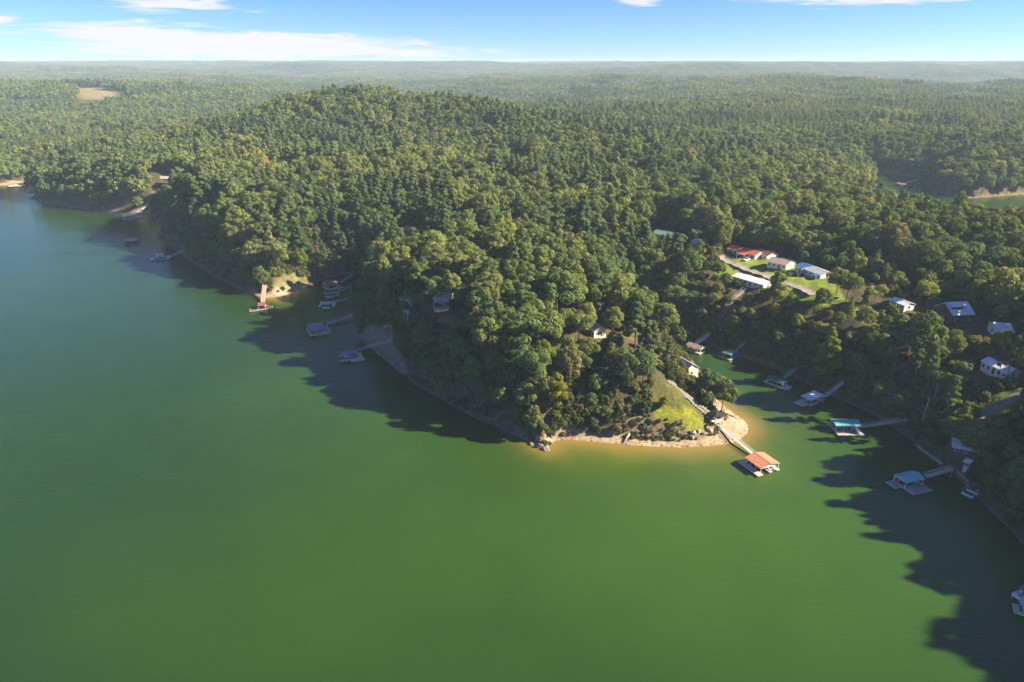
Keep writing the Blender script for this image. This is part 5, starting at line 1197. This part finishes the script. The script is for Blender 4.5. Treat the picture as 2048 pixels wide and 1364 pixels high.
# ---- middle distance
x, y = hexgrid(-1330, 1330, 130, 1760, 8.6, gf)
az = np.degrees(np.arctan2(x, y)); r = np.hypot(x, y)
ok = (r >= 640) & (r < 1730) & (abs(az) < 43); x, y, r = x[ok], y[ok], r[ok]
d = shore_d(x, y); A_, L_, b_ = ctrl(x, y); ok = (d > b_ * S * .6 + 1.2) & ~is_clear(x, y) & ~far_clear(x, y); x, y, r = x[ok], y[ok], r[ok]
z = height(x, y); k = pick_kind(x, y, gf, None); s = gf.uniform(.68, 1.15, len(x)) * low(x, y)
plant = (fbm(x / 150 + 9, y / 150, 12, 2) > .54) & (r > 1000); k = np.where(plant, 8, k); s = np.where(plant, s * .8, s)
for i in range(len(x)): P.append((x[i], y[i], z[i])); V_.append(NK + k[i]); T_.append(gf.uniform(0, 6.28)); S_.append((s[i] * 1.08, s[i] * 1.08, s[i]))
# ---- far wood in blocks
for (r0, r1, sp_, sc_) in ((1710, 6100, 50, 1.0), (6100, 21000, 85, 1.55)):
    x, y = hexgrid(-r1 * .72, r1 * .72, 800, r1, sp_, gf, .2); az = np.degrees(np.arctan2(x, y)); r = np.hypot(x, y)
    ok = (r >= r0) & (r < r1) & (abs(az) < 42); x, y = x[ok], y[ok]; ok = (shore_d(x, y) > 33) & ~far_clear(x, y) & ~is_clear(x, y, 12); x, y = x[ok], y[ok]
    z = height(x, y); f = fbm(x / 330 + 4, y / 240, 14, 3); k = 2 * NK + np.where(f > .53, 2 + gf.integers(0, 2, len(x)), np.where(f > .45, 5, gf.integers(0, 2, len(x))))
    u = gf.uniform(size=len(x)); k = np.where(u < .12, 2 * NK + 4, k)
    turn = gf.integers(0, 4, len(x)) * 1.5708 + gf.uniform(-.3, .3, len(x))
    for i in range(len(x)): P.append((x[i], y[i], z[i])); V_.append(k[i]); T_.append(turn[i]); S_.append((sc_ * 1.05, sc_ * 1.05, .5 + .5 * sc_))
scatter_object('forest', P, V_, T_, S_)
print('TREES', len(own), len(rest), 'forest points', len(P))
# ---- undergrowth
x, y = hexgrid(-400, 400, 104, 560, 3.2, gf, .45)
d = shore_d(x, y); A_, L_, b_ = ctrl(x, y); b_ = b_ * S; r = np.hypot(x, y); az = np.degrees(np.arctan2(x, y))
bank = (d > b_ + .2) & (d < 22) & (r < 560); inner = (d >= 22) & (gf.uniform(size=len(x)) < .13) & (r < 400)
ok = (bank & (gf.uniform(size=len(x)) < .9) | inner) & (az > -45) & (az < 60); 
ok &= ~(poly_sd(RIPRAP, x, y) < .2) & ~(poly_sd(LAWN, x, y) < .5) & ~((poly_sd(GREEN, x, y) < 0) & (gf.uniform(size=len(x)) < .93)) & ~((poly_sd(SCRUB, x, y) < 0) & (gf.uniform(size=len(x)) < .1)) & ~(poly_sd(SPITGRASS, x, y) < 0) & ~(poly_sd(REDSOIL, x, y) < 0)
for P_ in PATCH: ok &= ~(poly_sd(P_, x, y) < .5)
for (ax, ay, bx, by, rr_) in HARD:
    ex, ey = bx - ax, by - ay; t = np.clip(((x - ax) * ex + (y - ay) * ey) / (ex * ex + ey * ey + 1e-9), 0, 1)
    ok &= (x - ax - t * ex) ** 2 + (y - ay - t * ey) ** 2 > rr_ ** 2
x, y, d = x[ok], y[ok], d[ok]; z = height(x, y); s = gf.uniform(.45, 1.15, len(x)) * np.clip(.55 + d / 18, .55, 1.1)
s = np.where(poly_sd(SCRUB, x, y) < 0, s * .26, s)
x2, y2 = hexgrid(-300, 260, 140, 430, 2.1, gf, .5); d2 = shore_d(x2, y2); b2 = ctrl(x2, y2)[2] * S; ok2 = (d2 > np.where(b2 > 4, b2 * .95, np.minimum(b2 * .7, 3)) + .1) & ~((poly_sd(SCRUB, x2, y2) < 0) & (gf.uniform(size=len(x2)) < .15)) & (d2 < 12) & (gf.uniform(size=len(x2)) < .85) & ~(poly_sd(RIPRAP, x2, y2) < .2) & ~(poly_sd(GREEN, x2, y2) < 1) & ~(poly_sd(SPITGRASS, x2, y2) < .5) & ~(poly_sd(REDSOIL, x2, y2) < 0)
for (ax, ay, bx, by, rr_) in HARD:
    ex, ey = bx - ax, by - ay; t = np.clip(((x2 - ax) * ex + (y2 - ay) * ey) / (ex * ex + ey * ey + 1e-9), 0, 1)
    ok2 &= (x2 - ax - t * ex) ** 2 + (y2 - ay - t * ey) ** 2 > rr_ ** 2
x2, y2 = x2[ok2], y2[ok2]; x = np.concatenate([x, x2]); y = np.concatenate([y, y2]); z = np.concatenate([z, height(x2, y2)]); s = np.concatenate([s, gf.uniform(.4, 1.05, len(x2)) * np.clip(.45 + d2[ok2] / 7, .5, 1) * np.where(poly_sd(SCRUB, x2, y2) < 0, .30, 1)])
lo_, hi_ = SCRUB.min(0), SCRUB.max(0); x3, y3 = hexgrid(lo_[0], hi_[0], lo_[1], hi_[1], 1.15, gf, .5); ok3 = (poly_sd(SCRUB, x3, y3) < .5) & (fbm(x3 / 5, y3 / 5, 5, 2) > .42) & ~(poly_sd(MOUND, x3, y3) < 0); x3, y3 = x3[ok3], y3[ok3]
x = np.concatenate([x, x3]); y = np.concatenate([y, y3]); z = np.concatenate([z, height(x3, y3)]); s = np.concatenate([s, gf.uniform(.10, .30, len(x3))])
P = np.stack([x, y, z], 1); scatter_object('undergrowth', P, 2 * NK + 6 + gf.integers(0, 4, len(x)), gf.uniform(0, 6.28, len(x)), np.stack([s * 1.1, s * 1.1, s], 1))
print('shrubs', len(x))
# ------------------------------------------------------------------ the air
def build_haze():
    bm = bmesh.new(); bmesh.ops.create_cube(bm, size=1)
    for v in bm.verts:
        v.co.x = v.co.x * 56000; v.co.y = v.co.y * 53000; v.co.z = -11 if v.co.z < 0 else HAZE_TOP
    me = bpy.data.meshes.new('haze'); bm.to_mesh(me); bm.free()
    m = bpy.data.materials.new('haze_air'); m.use_nodes = True; nt = m.node_tree; nt.nodes.remove(nt.nodes['Principled BSDF'])
    v = nt.nodes.new('ShaderNodeVolumePrincipled'); v.inputs['Color'].default_value = (0.58, 0.77, 1.0, 1); v.inputs['Density'].default_value = HAZE; v.inputs['Anisotropy'].default_value = 0.0
    nt.links.new(v.outputs[0], nt.nodes['Material Output'].inputs['Volume']); me.materials.append(m)
    tag(obj('haze', me), kind='stuff')
HAZE = 1.0e-4; HAZE_TOP = 130
build_haze()
